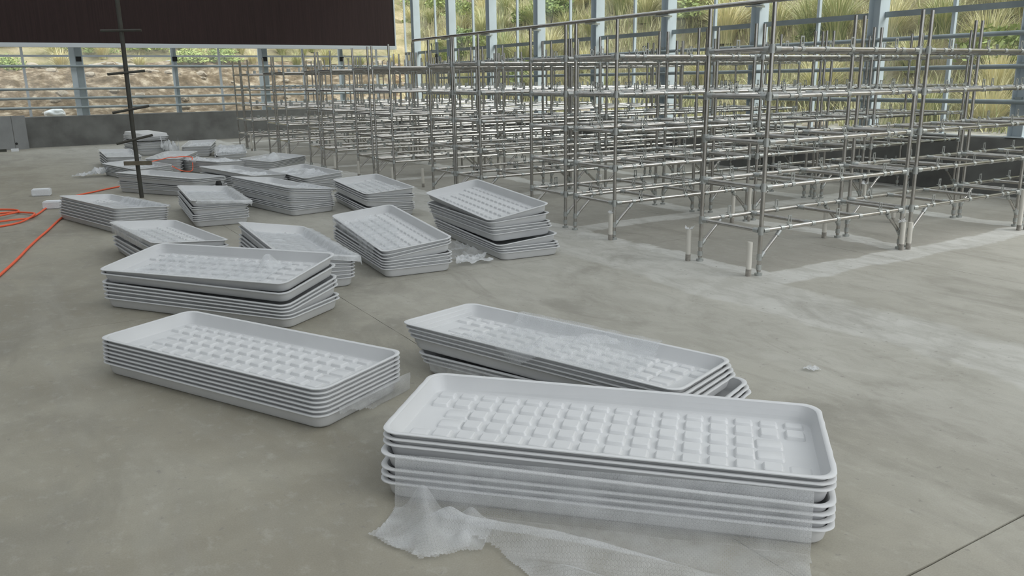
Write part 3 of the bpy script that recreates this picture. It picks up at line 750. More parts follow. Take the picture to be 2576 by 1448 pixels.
def pad_list():
    o = []
    for r, y in enumerate(PADY):
        for c in range(16):
            x = (c-7.5)*PITX
            if r == 0: o.append(('n', x, y))
            elif r == 1: o.append(('s', x, y))
            elif r in (2, 3):
                if c in (0, 15): continue
                if c == 1: o.append(('w', x+.004, y)); continue
                if c == 14: o.append(('w', x-.004, y)); continue
                o.append(('s', x, y))
            else: o.append(('l' if c in (0, 15) else 's', x, y))
    return o
PL = pad_list()
B_ME, R_ME = basin_mesh(), rim_mesh()
def joined_pads():
    v = []; f = []
    for k, x, y in PL:
        me = PADS[k]; b = len(v)
        v += [(q.co.x+x, q.co.y+y, q.co.z) for q in me.vertices]; f += [[b+i for i in p.vertices] for p in me.polygons]
    return auto_smooth(new_mesh('raised_pads', v, f, M_tray), .45)
P_ME = joined_pads()
TD = {
'S1': [[1.7876, 2.2732, -0.7948, 0.2536, -0.0099, 0.0299], [1.7845, 2.27, -0.7948, 0.2309, -0.0078, 0.0243], [1.7813, 2.2669, -0.7948, 0.209, -0.0066, 0.0212], [1.7639, 2.2498, -0.7948, 0.1716, -0.0153, 0.0227], [1.7608, 2.2467, -0.7948, 0.1298, 0.0006, 0.0182], [1.7576, 2.2435, -0.7948, 0.1016, 0.0022, 0.0067], [1.7545, 2.2404, -0.7948, 0.075, 0.0, 0.0]],
'S2': [[0.8999, 4.1264, -1.082, 0.2023, -0.0017, 0.0044], [0.8985, 4.1248, -1.082, 0.1811, -0.0013, 0.0036], [0.8971, 4.1232, -1.082, 0.1598, -0.0011, 0.0028], [0.8957, 4.1217, -1.082, 0.1386, -0.0008, 0.002], [0.8943, 4.1201, -1.082, 0.1174, -0.0005, 0.0013], [0.8929, 4.1185, -1.082, 0.0962, -0.0002, 0.0006], [0.8916, 4.117, -1.082, 0.075, 0.0, 0.0]],
'S3': [[2.203, 3.1965, -1.186, 0.2426, -0.0211, -0.0497], [2.2106, 3.1891, -1.186, 0.2207, -0.0222, -0.0469], [2.2183, 3.1818, -1.186, 0.1978, -0.0222, -0.0405], [2.226, 3.1745, -1.186, 0.1761, -0.0223, -0.038], [2.2505, 3.1254, -1.186, 0.1185, 0.0019, -0.0051], [2.2582, 3.1181, -1.186, 0.0969, 0.0011, -0.0029], [2.2658, 3.1108, -1.186, 0.075, 0.0, 0.0]],
'S4': [[1.1106, 5.7437, -0.9452, 0.3183, 0.0184, 0.1356], [1.1108, 5.7365, -0.9452, 0.2704, -0.0077, 0.1249], [1.1111, 5.7294, -0.9452, 0.1993, -0.0161, 0.1185], [1.1113, 5.7222, -0.9452, 0.1742, -0.0125, 0.1072], [1.1116, 5.715, -0.9452, 0.149, -0.0096, 0.0939], [1.1119, 5.7079, -0.9452, 0.0992, -0.004, 0.006], [1.1121, 5.7007, -0.9452, 0.075, 0.0, 0.0]],
'S5': [[2.7358, 6.5875, -1.6601, 0.2805, -0.0418, 0.1009], [2.7358, 6.5865, -1.6601, 0.2544, -0.042, 0.1178], [2.7358, 6.5855, -1.6601, 0.2113, -0.0173, 0.1294], [2.7359, 6.5844, -1.6601, 0.1517, -0.0064, 0.0287], [2.7359, 6.5834, -1.6601, 0.1291, -0.0045, 0.0308], [2.7359, 6.5824, -1.6601, 0.0994, -0.001, 0.0097], [2.7359, 6.5814, -1.6601, 0.075, 0.0, 0.0]],
'S6': [[3.7738, 6.7209, -1.6649, 0.4206, -0.0366, 0.1755], [3.7791, 6.7134, -1.6649, 0.3319, 0.011, 0.0749], [3.7845, 6.7059, -1.6649, 0.2852, -0.0046, 0.0238], [3.7898, 6.6983, -1.6649, 0.2599, 0.0009, 0.0202], [3.7951, 6.6908, -1.6649, 0.2305, 0.0053, 0.0432], [3.7939, 6.6136, -1.6649, 0.1739, -0.0132, 0.0926], [3.7992, 6.606, -1.6649, 0.1206, -0.0045, 0.0041], [3.8046, 6.5985, -1.6649, 0.0983, -0.0029, 0.0004], [3.8099, 6.591, -1.6649, 0.075, 0.0, 0.0]],
'S7': [[1.8846, 6.5562, -1.6353, 0.2721, 0.0051, -0.1666], [1.882, 6.5557, -1.6353, 0.2412, 0.0014, -0.1403], [1.8794, 6.5551, -1.6353, 0.1925, 0.0163, -0.0953], [1.8769, 6.5546, -1.6353, 0.1632, 0.0126, -0.0705], [1.8743, 6.5541, -1.6353, 0.134, 0.0081, -0.048], [1.8717, 6.5536, -1.6353, 0.1035, 0.0029, -0.0233], [1.8692, 6.5531, -1.6353, 0.075, 0.0, 0.0]],
'S8': [[1.0695, 7.5667, -1.4748, 0.2719, 0.0226, -0.0842], [1.0726, 7.5645, -1.4748, 0.2291, 0.0119, -0.0657], [1.0757, 7.5624, -1.4748, 0.1568, 0.0222, -0.0267], [1.0789, 7.5602, -1.4748, 0.1159, 0.0111, -0.0134], [1.082, 7.558, -1.4748, 0.075, 0.0, 0.0]],
'S9': [[0.9188, 10.1166, -1.2942, 0.2471, -0.0001, -0.0757], [0.9134, 10.1169, -1.2942, 0.2128, -0.0019, -0.0589], [0.9079, 10.1173, -1.2942, 0.1831, 0.0012, -0.0557], [0.9025, 10.1176, -1.2942, 0.1562, 0.0035, -0.0427], [0.8971, 10.1179, -1.2942, 0.1301, 0.002, -0.0276], [0.8917, 10.1183, -1.2942, 0.101, 0.0016, -0.015], [0.8863, 10.1186, -1.2942, 0.075, 0.0, 0.0]],
'S10': [[1.9409, 9.9168, -1.6499, 0.2754, 0.003, -0.0781], [1.9409, 9.9195, -1.6499, 0.2277, -0.0045, -0.0021], [1.9408, 9.9221, -1.6499, 0.2067, -0.0045, -0.0021], [1.9408, 9.9247, -1.6499, 0.1633, -0.019, 0.0407], [1.9407, 9.9273, -1.6499, 0.1337, -0.0117, 0.0321], [1.9407, 9.9299, -1.6499, 0.1045, -0.0069, 0.0152], [1.9406, 9.9325, -1.6499, 0.075, 0.0, 0.0]],
'S11': [[2.8153, 10.1248, -1.3754, 0.3084, -0.0103, -0.1194], [2.8165, 10.1235, -1.3754, 0.2863, -0.0117, -0.1158], [2.8177, 10.1223, -1.3754, 0.2643, -0.0126, -0.1184], [2.8189, 10.1211, -1.3754, 0.2148, -0.0163, -0.0546], [2.82, 10.1198, -1.3754, 0.1919, -0.016, -0.0611], [2.8212, 10.1186, -1.3754, 0.1702, -0.0168, -0.0631], [2.8224, 10.1174, -1.3754, 0.117, -0.0, 0.0001], [2.8236, 10.1161, -1.3754, 0.096, -0.0, 0.0001], [2.8248, 10.1149, -1.3754, 0.075, 0.0, 0.0]],
'S12': [[3.7207, 9.3786, -1.6799, 0.3043, -0.0036, 0.066], [3.7198, 9.3776, -1.6799, 0.2497, 0.0015, -0.0336], [3.7189, 9.3765, -1.6799, 0.2237, 0.0008, -0.0304], [3.718, 9.3755, -1.6799, 0.1785, -0.0018, -0.1063], [3.717, 9.3744, -1.6799, 0.1192, 0.0028, -0.0031], [3.7161, 9.3733, -1.6799, 0.0967, 0.0009, -0.0023], [3.7152, 9.3723, -1.6799, 0.075, 0.0, 0.0]],
'S13': [[1.9202, 12.5169, -1.0115, 0.2605, -0.0187, -0.0407], [1.9245, 12.5154, -1.0115, 0.2368, -0.0174, -0.0318], [1.9289, 12.514, -1.0115, 0.2128, -0.0137, -0.0305], [1.9332, 12.5125, -1.0115, 0.1444, -0.0171, -0.0048], [1.9375, 12.511, -1.0115, 0.1152, -0.009, -0.0109], [1.9418, 12.5096, -1.0115, 0.075, 0.0, 0.0]],
'S14': [[2.9465, 12.5637, -1.299, 0.247, -0.022, -0.0444], [2.9465, 12.5637, -1.299, 0.1692, -0.0111, -0.0285], [2.9465, 12.5637, -1.299, 0.1455, -0.0081, -0.0204], [2.9465, 12.5637, -1.299, 0.122, -0.0052, -0.0127], [2.9465, 12.5637, -1.299, 0.0987, -0.0025, -0.0059], [2.9465, 12.5637, -1.299, 0.075, 0.0, 0.0]],
'S15': [[3.7272, 12.0504, -1.521, 0.2286, 0.0034, 0.0894], [3.7272, 12.0504, -1.521, 0.1931, 0.003, 0.0713], [3.7272, 12.0504, -1.521, 0.1635, 0.0023, 0.0535], [3.7272, 12.0504, -1.521, 0.1227, 0.0015, -0.0022], [3.7272, 12.0504, -1.521, 0.0988, 0.0008, -0.0011], [3.7272, 12.0504, -1.521, 0.075, 0.0, 0.0]],
'S16': [[4.1129, 15.0133, 0.8858, 0.1971, -0.0219, 0.0939], [4.1144, 15.0144, 0.8858, 0.1656, -0.0162, 0.067], [4.1158, 15.0154, 0.8858, 0.134, -0.0105, 0.0399], [4.1172, 15.0165, 0.8858, 0.1046, -0.0051, 0.0195], [4.1187, 15.0176, 0.8858, 0.075, 0.0, 0.0]],
'S17': [[1.7933, 15.0128, -1.35, 0.2184, -0.0007, 0.0544], [1.7953, 15.0111, -1.35, 0.1911, -0.0046, 0.0541], [1.7973, 15.0093, -1.35, 0.1571, -0.0002, 0.0325], [1.7993, 15.0076, -1.35, 0.1297, -0.0002, 0.0217], [1.8013, 15.0058, -1.35, 0.1023, -0.0, 0.0109], [1.8032, 15.0041, -1.35, 0.075, 0.0, 0.0]],
'S18': [[2.5486, 16.0677, 1.1954, 0.2571, 0.0006, 0.0207], [2.5486, 16.0677, 1.1954, 0.1963, 0.0004, 0.0138], [2.5486, 16.0677, 1.1954, 0.1357, 0.0002, 0.0069], [2.5486, 16.0677, 1.1954, 0.075, 0.0, 0.0]],
'S19': [[1.7993, 17.2703, -1.5762, 0.2552, -0.024, -0.037], [1.7972, 17.2714, -1.5762, 0.2083, -0.0179, -0.0279], [1.7952, 17.2725, -1.5762, 0.1613, -0.0118, -0.0186], [1.7932, 17.2736, -1.5762, 0.1144, -0.0057, -0.0095], [1.7911, 17.2748, -1.5762, 0.075, 0.0, 0.0]],
'S20': [[3.0088, 15.2073, -1.2457, 0.202, 0.0149, -0.0322], [3.0088, 15.2073, -1.2457, 0.175, 0.0093, -0.0255], [3.0088, 15.2073, -1.2457, 0.1286, 0.0113, -0.014], [3.0088, 15.2073, -1.2457, 0.1018, 0.0055, -0.0067], [3.0088, 15.2073, -1.2457, 0.075, 0.0, 0.0]],
'S22': [[3.6196, 19.1248, 1.2817, 0.2414, 0.02, -0.0031], [3.6137, 19.1256, 1.2817, 0.1784, 0.0039, -0.002], [3.6079, 19.1263, 1.2817, 0.1245, -0.0008, -0.0011], [3.602, 19.1271, 1.2817, 0.075, 0.0, 0.0]],
'S23': [[3.9877, 17.8456, -1.775, 0.1542, -0.0374, 0.0473], [3.9707, 17.8539, -1.775, 0.075, 0.0, 0.0]],
'S21': [[2.6563, 20.1997, -1.4944, 0.295, 0, 0], [2.64, 20.1697, -1.4944, 0.271, 0, 0], [2.6217, 20.172, -1.4944, 0.221, 0, 0], [2.6564, 20.2014, -1.4944, 0.197, 0, 0], [2.6397, 20.1916, -1.4944, 0.173, 0, 0], [2.6219, 20.1647, -1.4944, 0.123, 0, 0], [2.6566, 20.1814, -1.4944, 0.099, 0, 0], [2.6393, 20.204, -1.4944, 0.075, 0, 0]]}
def tmat(d, inv=False):
    x, y, t, z, ta, tb = d
    if inv: ta, tb = ta, tb
    ax = Vector((math.cos(t), math.sin(t), ta)).normalized(); ay = Vector((-math.sin(t), math.cos(t), tb)); az = ax.cross(ay).normalized(); ay = az.cross(ax)
    if inv: ay, az = -ay, -az
    o = Vector((x, y, z)) - az*TZ
    return Matrix(((ax.x, ay.x, az.x, o.x), (ax.y, ay.y, az.y, o.y), (ax.z, ay.z, az.z, o.z), (0, 0, 0, 1)))
DESC = {'S1': 'nearest, bubble wrap draped stack', 'S2': 'neat tight stack, front left', 'S3': 'stack just behind the nearest one',
 'S4': 'leaning stack behind the neat one', 'S5': 'stack with film over its left side', 'S6': 'tall splayed stack nearest the racks',
 'S7': 'film covered stack behind the leaning one', 'S8': 'half hidden stack left behind the leaning one', 'S9': 'leftmost stack beside the rope coil',
 'S10': 'short stack right of the pole', 'S11': 'high splayed stack, middle of back group', 'S12': 'tilted stack before the fourth rack row',
 'S13': 'long stack directly behind the pole', 'S14': 'stack behind the high splayed middle one', 'S15': 'film heaped stack behind the tilted one',
 'S16': 'back right stack of the group', 'S17': 'rope crossed stack left of the pole', 'S18': 'stack behind the rope crossed ones',
 'S19': 'far left stack nearest the concrete board', 'S20': 'stack with rope hanging down its side', 'S21': 'far stack with upturned trays on top',
 'S22': 'far stack tilted before the kerb', 'S23': 'small far stack under white film heap'}
ORD = ['topmost', 'second from top', 'third from top', 'fourth from top', 'fifth from top', 'sixth from top', 'seventh from top', 'eighth from top', 'ninth from top', 'tenth from top', 'eleventh from top', 'twelfth from top']
NEAR = {'S1', 'S2', 'S3', 'S4', 'S5', 'S6'}
for name, tr in TD.items():
    N = len(tr); extra = []
    if name == 'S21':
        d = tr[0]
        extra = [[d[0]+.01*k, d[1], d[2]+.01*k, .325+.022*k+(.01 if k == 3 else 0), 0, 0] for k in range(4)][::-1]
    allt = [(d, True) for d in extra] + [(d, False) for d in tr]
    for i, (d, inv) in enumerate(allt):
        t = link('grow_tray', B_ME); t.matrix_world = tmat(d, inv)
        link('rim', R_ME, t)
        if (i == 0 and not inv) or (name == 'S6' and i == 1):
            if name in NEAR:
                for k, x, y in PL: link('raised_pad', PADS[k], t, (x, y, 0))
            else:
                q = link('raised_pads', P_ME, t); q['kind'] = 'stuff'
        which = ORD[i] if i < len(allt)-1 else 'bottom one'
        tag(t, '%swhite grow tray, %s in the %s' % ('upturned ' if inv else '', which, DESC[name]), 'tray', 'stacked white grow trays')

# ------------------------------------------------------------------ plastic film
def grid_sheet(name, fn, p0, p1, q0, q1, n, m_, mat_, label, cat='film', group='loose plastic film', uvs=1.0, mask=None):
    v = []; f = []; uv = []; bad = set()
    for j in range(m_+1):
        for i in range(n+1):
            p = p0 + (p1-p0)*i/n; q = q0 + (q1-q0)*j/m_
            v.append(tuple(fn(p, q))); uv.append((p*uvs + 10, q*uvs + 10 + p*.0))
            if mask and not mask(p, q): bad.add(len(v)-1)
    for j in range(m_):
        for i in range(n):
            a = j*(n+1)+i; F = [a, a+1, a+n+2, a+n+1]
            if any(k in bad for k in F): continue
            f.append(F)
    me = bpy.data.meshes.new(name); me.from_pydata(v, [], f); me.materials.append(mat_)
    ul = me.uv_layers.new(name='UVMap')
    for l in me.loops: ul.data[l.index].uv = uv[l.vertex_index]
    me.polygons.foreach_set('use_smooth', [True]*len(me.polygons)); me.update()
    bm = bmesh.new(); bm.from_mesh(me); bmesh.ops.delete(bm, geom=[q for q in bm.verts if not q.link_faces], context='VERTS'); bm.to_mesh(me); bm.free()
    return tag(link(name, me), label, cat, group)
def rid(x, y, s, seed):
    """crumple: ridged noise, 0..1"""
    P = Vector((x*s, y*s, seed)); a = 1-abs(noise.noise(P))*2.0; b = 1-abs(noise.noise(P*2.3+Vector((3, 1, 0))))*2.0; c = .5+noise.noise(P*.6+Vector((0, 7, 1)))
    return (max(0, a)**1.6*.6 + max(0, b)**1.6*.25)*max(0, min(1, c))+.15*c
def tray_film(stack, p0, p1, q0, q1, label, seed, mat_=None, crum=.045, base=.022, n=70, m_=46, mask=None, bump_fn=None, s=5.0):
    M = tmat(TD[stack][0]); hx, hy = .775, .275
    def fn(p, q):
        u = max(-hx, min(hx, p)); v_ = max(-hy, min(hy, q)); du = abs(p)-hx; dv = abs(q)-hy
        drop = max(du, dv, 0)
        edge = max(0, min(hx-abs(u), hy-abs(v_)))
        if drop <= 0:
            t = smooth(0, .055, edge); z = (1-t)*.083 + t*base
            z += crum*rid(u, v_, s, seed)*smooth(0.0, .06, edge) + .006*noise.noise(Vector((u*14, v_*14, seed)))*smooth(0, .03, edge)
            if bump_fn: z += bump_fn(u, v_)
            z = max(z, .020 if edge > .07 else .0 + (1-t)*.078)
            return M @ Vector((u, v_, z))
        lip = min(drop, .03); fall = max(0, drop-.03)
        out = lip + .008 + .016*noise.noise(Vector((p*9, q*9, seed+4))) + .012
        uu = u + (out*math.copysign(1, p) if du > 0 else 0); vv = v_ + (out*math.copysign(1, q) if dv > 0 else 0)
        W = M @ Vector((uu, vv, .082+.003*noise.noise(Vector((p*11, q*11, seed)))))
        W.z -= fall; W.z = max(W.z, .006)
        return W
    return grid_sheet('plastic_film', fn, p0, p1, q0, q1, n, m_, mat_ or M_film, label, mask=mask)
def jag(p, q, p0, p1, q0, q1, seed, amp=.06):
    a = amp*noise.noise(Vector((q*7, seed, 0))); b = amp*noise.noise(Vector((p*7, seed, 5)))
    return p0+abs(a) < p < p1-abs(a) and q0+abs(b) < q < q1-abs(b)

# S1 : bubble wrap hanging down the long front side and spreading on the floor
d1 = TD['S1'][0]; t1 = d1[2]; ux = Vector((math.cos(t1), math.sin(t1), 0)); vx = Vector((-math.sin(t1), math.cos(t1), 0)); c1 = Vector((TD['S1'][3][0], TD['S1'][3][1], 0))
def wrap(p, q):
    # p along, q downwards from the top edge at z=.185 then outward on the floor
    H = .205 + .014*p; rip = .006*noise.noise(Vector((p*6, q*9, 2)))
    if q < H:
        z = H - q + .004; out = .324 + .008*smooth(0, .05, q) + .02*smooth(.08, .18, q) + rip
    else:
        s_ = q - H; z = .006 + .020*rid(p, s_, 4.2, 5)*smooth(.0, .1, s_) + .004*noise.noise(Vector((p*12, s_*12, 1)))
        z += .075*math.exp(-((s_-.10-.10*(p+.75))/.035)**2)*smooth(-.62, -.5, p)*smooth(.75, -.2, p)
        z += .018*math.exp(-((p+.42+.45*s_)/.03)**2)*smooth(.02, .1, s_)*smooth(.4, .2, s_)
        z += .035*math.exp(-((s_-.30-.05*math.sin(p*5))/.03)**2)*smooth(-.3, 0, p)
        out = .350 + s_ + rip
    P = c1 + ux*(p + .02) - vx*out; return Vector((P.x, P.y, max(z, .004)))
def wmask(p, q):
    s_ = q-.207; 
    if s_ < 0: return -.735 + .03*abs(noise.noise(Vector((0, q*8, 1)))) < p < .70
    lim = .22 + .04*math.sin(p*9) if p < -.55 else (.30-.1*smooth(-.5, -.38, p) if p < -.38 else .16 + .48*smooth(-.42, .25, p))
    return -.735+.02*math.sin(s_*20) - .25*s_*0 < p < .70 - .05*s_ and s_ < lim + .015*noise.noise(Vector((p*15, 3, 0)))
grid_sheet('bubble_wrap', wrap, -.76, .72, 0, .89, 190, 136, M_bub, 'large sheet of bubble wrap hanging from the nearest stack onto the floor', 'bubble wrap', 'bubble wrap', mask=wmask)
def wrap2(p, q):   # the folded over flap at its left end
    z = .105*math.exp(-((p-.11-.45*q)/.055)**2)*smooth(.36, .02, q) + .010 + .006*rid(p, q, 8, 9) + .04*math.exp(-((p-.29-.1*q)/.035)**2)*smooth(.3, .1, q)
    P = c1 + ux*(-.70 + p) - vx*(.375 + q); return Vector((P.x, P.y, z))
grid_sheet('bubble_wrap', wrap2, 0, .38, 0, .34, 60, 50, M_bubf, 'folded corner flap of bubble wrap standing up before the nearest stack', 'bubble wrap', 'bubble wrap', mask=lambda p, q: q < .30 - .55*abs(p-.20) + .008*math.sin(p*30))
# S2 : bubble wrap strip tucked under the low right corner
d2 = TD['S2'][5]; M2 = tmat(d2)
def wr2(p, q):
    z = .058 - q + .004*noise.noise(Vector((p*20, q*20, 3))); out = .800 + .014 + .012*noise.noise(Vector((p*10, q*14, 2))) + .03*max(0, q-.04)
    W = M2 @ Vector((out, p, .072)); W.z = max(.005, W.z - q); return W
grid_sheet('bubble_wrap', wr2, -.20, .315, 0, .10, 60, 16, M_bubf, 'crinkled bubble wrap strip hanging off the short end of the neat front left stack', 'bubble wrap', 'bubble wrap', mask=lambda p, q: q < .035+.065*smooth(-.2, .1, p) + .01*noise.noise(Vector((p*20, 0, 0))))
# S3 top film
tray_film('S3', -.45, .60, -.37, .33, 'crumpled bubble wrap sheet lying across the tray stack behind the nearest one', 2.3, M_bubc, .055, .024, 120, 90,
          lambda p, q: (-.45 + .12*smooth(.1, -.3, q)*0 < p < .50-.25*q) and (q > -.30 or abs(p+.02) < .14*(1-(-.30-q)/.09)) and jag(p, q, -.45, .60, -.37, .33, 3, .05),
          lambda u, v_: .085*math.exp(-((u-.18-.3*v_)/.07)**2)*smooth(.3, .0, abs(v_)) + .05*math.exp(-((u-.02)/.05)**2)*smooth(.3, .1, abs(v_+.1)), 6)
M3 = tmat(TD['S3'][4])
grid_sheet('plastic_film', lambda p, q: (lambda W: Vector((W.x, W.y, max(.006, W.z-q))))(M3 @ Vector((p, -.318-.015*noise.noise(Vector((p*6, q*8, 0))), .07))), -.68, .40, 0, .07, 60, 8, M_film, 'clear film strip tucked beneath the upper half of the second front stack')
# scrap by S3's right end
def scrap(cx_, cy_, r, seed, label, h=.03, mat_=None, name='plastic_film', cat='film', elong=(1, 1)):
    def fn(p, q):
        rr = .8 + .5*noise.noise(Vector((p*2, q*2, seed))); return Vector((cx_ + p*r*rr*elong[0], cy_ + q*r*rr*elong[1], .005 + h*(rid(p, q, 1.9, seed) + .25*rid(p, q, 5, seed+2))))
    return grid_sheet(name, fn, -1, 1, -1, 1, 34, 34, mat_ or M_film, label, cat, mask=lambda p, q: p*p+q*q < .8+.25*noise.noise(Vector((math.atan2(q, p)*2, seed, 0))))
scrap(3.43, 2.63, .055, 4.4, 'tiny crumpled plastic scrap alone on the floor at the right', .03, M_filmw)
scrap(2.62, 2.50, .10, 8.1, 'film scrap poking out at the right end of the second front stack', .03)
# S4 film in tray
tray_film('S4', -.60, .52, -.24, .20, 'thin clear film crumpled inside the leaning left stack', 5.1, M_film, .03, .022, 100, 50, lambda p, q: jag(p, q, -.60, .52, -.24, .20, 6, .1),
          lambda u, v_: .10*math.exp(-((u-.40)/.05)**2-((v_-.06)/.07)**2), 7)
# S5
tray_film('S5', -.62, .66, -.42, .12, 'clear film sheet draped over the left side of the film sided stack', 7.7, M_film, .03, .022, 100, 60, lambda p, q: q < .10 - .12*math.sin(p*3) and (q > -.36 or p > .2) and jag(p, q, -.62, .66, -.42, .14, 2, .05))
# S6 film on the floor at its left foot
scrap(3.25, 6.35, .34, 3.2, 'torn clear film trailing from under the tall splayed stack', .10, M_film, elong=(.8, 1.5))
scrap(3.22, 5.95, .2, 13.2, 'crumpled end of clear film between the two film strewn stacks', .09, M_filmw, elong=(1.2, .8))
# S7 : fully covered, corner bulging over the right end
tray_film('S7', -.62, .86, -.27, .38, 'cloudy film sheet covering the stack behind the leaning left one, drooping off its near corner', 9.9, M_filmw, .016, .016, 110, 60, lambda p, q: jag(p, q, -.66, .86, -.30, .38, 9, .04))
tray_film('S8', -.55, .60, -.40, .10, 'clear film spilling over the left edge of the half hidden left stack', 1.7, M_film, .02, .014, 90, 50, lambda p, q: jag(p, q, -.80, .60, -.40, .12, 1, .06))
tray_film('S9', -.35, .72, -.20, .345, 'cloudy film pleated along the far side of the leftmost stack', 4.9, M_filmw, .02, .016, 90, 50, lambda p, q: jag(p, q, -.45, .74, -.22, .36, 4, .06))
tray_film('S10', -.65, .84, -.27, .37, 'cloudy film lining the short stack and sagging off its right corner', 6.9, M_filmw, .02, .014, 90, 50, lambda p, q: jag(p, q, -.7, .86, -.27, .40, 5, .04))
tray_film('S11', .0, .80, -.2, .34, 'rough white film edge over the high splayed middle stack', 8.4, M_filmw, .05, .03, 60, 40, lambda p, q: jag(p, q, 0, .80, -.2, .34, 5, .05))
tray_film('S12', -.58, .62, -.25, .22, 'cloudy film sheet lying inside the tilted stack', 2.9, M_film, .02, .016, 80, 44, lambda p, q: jag(p, q, -.6, .64, -.26, .25, 5, .09), lambda u, v_: .03*smooth(.1, .3, u))
tray_film('S14', -.5, .62, -.24, .24, 'crumpled film humps in the stack behind the high splayed one', 3.9, M_filmw, .07, .012, 70, 40, lambda p, q: jag(p, q, -.5, .62, -.24, .24, 5, .07), None, 4)
tray_film('S15', -.6, .45, -.26, .24, 'bunched film heap inside the stack behind the tilted one', 5.9, M_filmw, .06, .012, 70, 40, lambda p, q: jag(p, q, -.6, .45, -.26, .24, 5, .07), None, 4)
tray_film('S16', -.5, .6, -.26, .26, 'white film twist inside the back right stack', 6.3, M_filmw, .035, .012, 60, 36, lambda p, q: jag(p, q, -.5, .6, -.26, .26, 5, .07), lambda u, v_: .12*math.exp(-((u-.2)/.1)**2-((v_-.1)/.1)**2), 4)
tray_film('S17', -.45, .7, -.26, .26, 'crinkled film beneath the rope on the stack left of the pole', 7.3, M_filmw, .035, .014, 60, 36, lambda p, q: jag(p, q, -.45, .7, -.26, .26, 5, .07), None, 5)
tray_film('S18', -.45, .5, -.27, .27, 'white film bunch inside the stack behind the rope crossed ones', 8.3, M_filmw, .06, .014, 60, 36, lambda p, q: jag(p, q, -.45, .5, -.27, .27, 5, .07), None, 4)
tray_film('S19', -.7, .7, -.26, .26, 'white film spread inside the far left stack', 9.3, M_filmw, .03, .016, 60, 36, lambda p, q: jag(p, q, -.7, .7, -.26, .26, 5, .07), None, 4)
tray_film('S20', -.75, .7, -.36, .27, 'frayed white film hanging over the long side of the rope hung stack', 1.3, M_filmw, .11, .03, 90, 40, lambda p, q: (q > -.30 or -.2 < p < .15) and jag(p, q, -.75, .7, -.36, .27, 5, .07), None, 5)
tray_film('S22', -.6, .5, -.2, .2, 'white film layer inside the far tilted stack', 2.1, M_filmw, .06, .03, 60, 36, lambda p, q: jag(p, q, -.6, .5, -.2, .2, 5, .05), None, 6)
tray_film('S23', -.85, .55, -.42, .30, 'big heap of white film burying the small far stack', 3.1, M_filmw, .14, .05, 80, 50, lambda p, q: jag(p, q, -.85, .6, -.42, .30, 5, .06), None, 3.5)
scrap(1.20, 15.6, .36, 2.2, 'crumpled white film heap on the floor left of the rope crossed stack', .17, M_filmw, elong=(1.1, .8))
scrap(3.05, 19.3, .30, 12.2, 'upright white film sheet between the two far stacks by the kerb', .40, M_filmw, elong=(.9, .6))
# foam blocks
for (x, y, a, lab) in ((.32, 13.3, .3, 'white foam block alone on the floor behind the rope coil'), (.40, 11.78, .1, 'white foam block tucked against the leftmost stack')):
    bm = bmesh.new(); bmesh.ops.create_cube(bm, size=1); bmesh.ops.scale(bm, vec=(.24, .14, .10), verts=bm.verts); bmesh.ops.bevel(bm, geom=bm.edges[:], offset=.012, segments=2, affect='EDGES')
    bmesh.ops.subdivide_edges(bm, edges=bm.edges[:], cuts=1)
    for q in bm.verts: q.co += Vector((noise.noise(q.co*12), noise.noise(q.co*13+Vector((4, 0, 0))), 0))*.008
    me = bpy.data.meshes.new('foam_block'); bm.to_mesh(me); bm.free(); me.materials.append(M_foam)
    o = link('foam_block', me, None, (x, y, .05)); o.rotation_euler = (0, 0, YAW+a); tag(o, lab, 'foam', 'foam blocks on the floor')
# dark bundle between two stacks
tag(link('black_bundle', auto_smooth(MB().tube((0, 0, 0), (0, 0, .16), .05, 10, .045).tube((0, 0, .16), (0, 0, .2), .045, 10, .03).mesh('black_bundle', M_black)), None, (2.42, 11.75, 0)), 'small black bundle wedged between the two long back stacks', 'bundle')

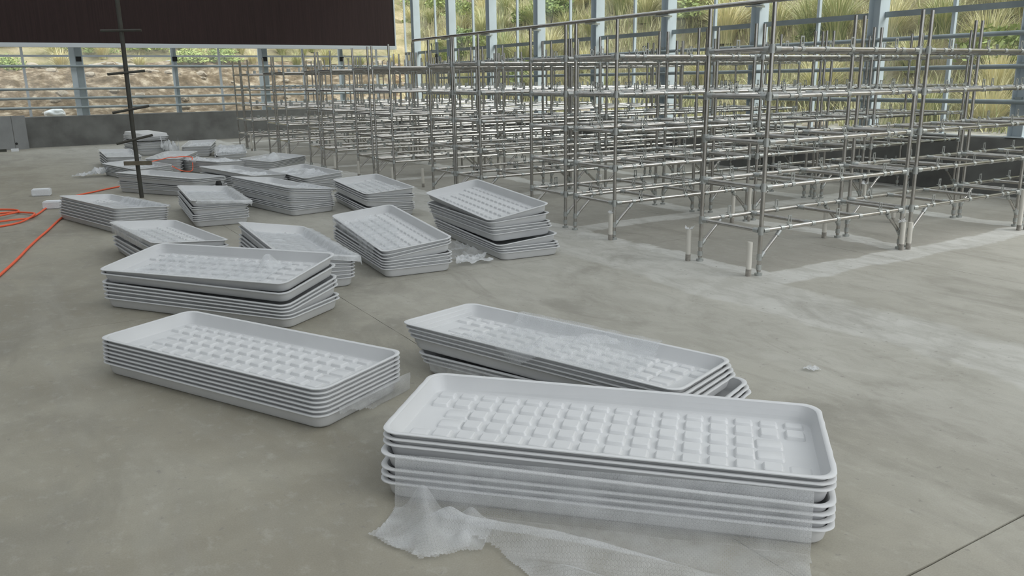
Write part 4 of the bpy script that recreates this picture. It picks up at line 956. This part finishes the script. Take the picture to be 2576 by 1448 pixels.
# ------------------------------------------------------------------ orange rope
def catmull(P, n=8):
    P = [Vector(p) for p in P]; o = []
    for i in range(len(P)-1):
        a, b, c, d = P[max(i-1, 0)], P[i], P[i+1], P[min(i+2, len(P)-1)]
        for k in range(n):
            t = k/n; o.append(.5*((2*b) + (c-a)*t + (2*a-5*b+4*c-d)*t*t + (3*b-a-3*c+d)*t**3))
    o.append(P[-1]); return o
def rope(pts, label, r=.011):
    me = auto_smooth(MB().path(catmull(pts), r, 8).mesh('rope', M_rope)); tag(link('rope', me), label, 'rope', 'orange ropes')
zf = .013
rope([(1.36, 13.65, zf), (1.15, 13.42, zf), (.98, 13.2, zf), (.85, 13.05, zf), (.66, 12.8, zf), (.5, 12.5, zf)], 'orange rope strand running out from under the long stack behind the pole')
rope([(.5, 12.25, zf), (.40, 12.0, zf), (.30, 11.75, zf), (.2, 11.3, zf), (.09, 10.98, zf), (-.08, 10.85, zf*2), (-.28, 10.9, zf), (-.4, 11.2, zf), (-.3, 11.6, zf), (-.1, 11.65, zf), (.08, 11.4, zf*2), (.16, 11.1, zf*3), (.0, 10.7, zf), (-.25, 10.5, zf),
      (-.5, 10.6, zf), (-.45, 11.0, zf*2), (-.2, 11.2, zf*3), (.0, 11.55, zf*2), (-.06, 11.9, zf), (-.3, 12.05, zf), (-.6, 11.9, zf)], 'loosely coiled orange rope on the floor at the left edge')
rope([(.50, 10.92, .03), (.41, 10.72, zf), (.34, 10.4, zf), (.24, 9.9, zf), (.14, 9.45, zf), (.03, 8.9, zf), (-.05, 8.45, zf), (-.14, 8.0, zf), (-.25, 7.5, zf), (-.4, 6.9, zf)], 'orange rope running from the leftmost stack down the left edge')
rope([(1.75, 14.35, .27), (1.95, 14.5, .285), (2.15, 14.75, .29), (2.35, 15.1, .29), (2.45, 15.3, .27), (2.62, 15.45, .26), (2.75, 15.35, .25), (2.72, 15.18, .22), (2.69, 15.02, .1), (2.63, 14.92, .05), (2.48, 14.95, .07), (2.35, 15.0, .15)], 'orange rope draped over the two stacks beside the pole', .0075)
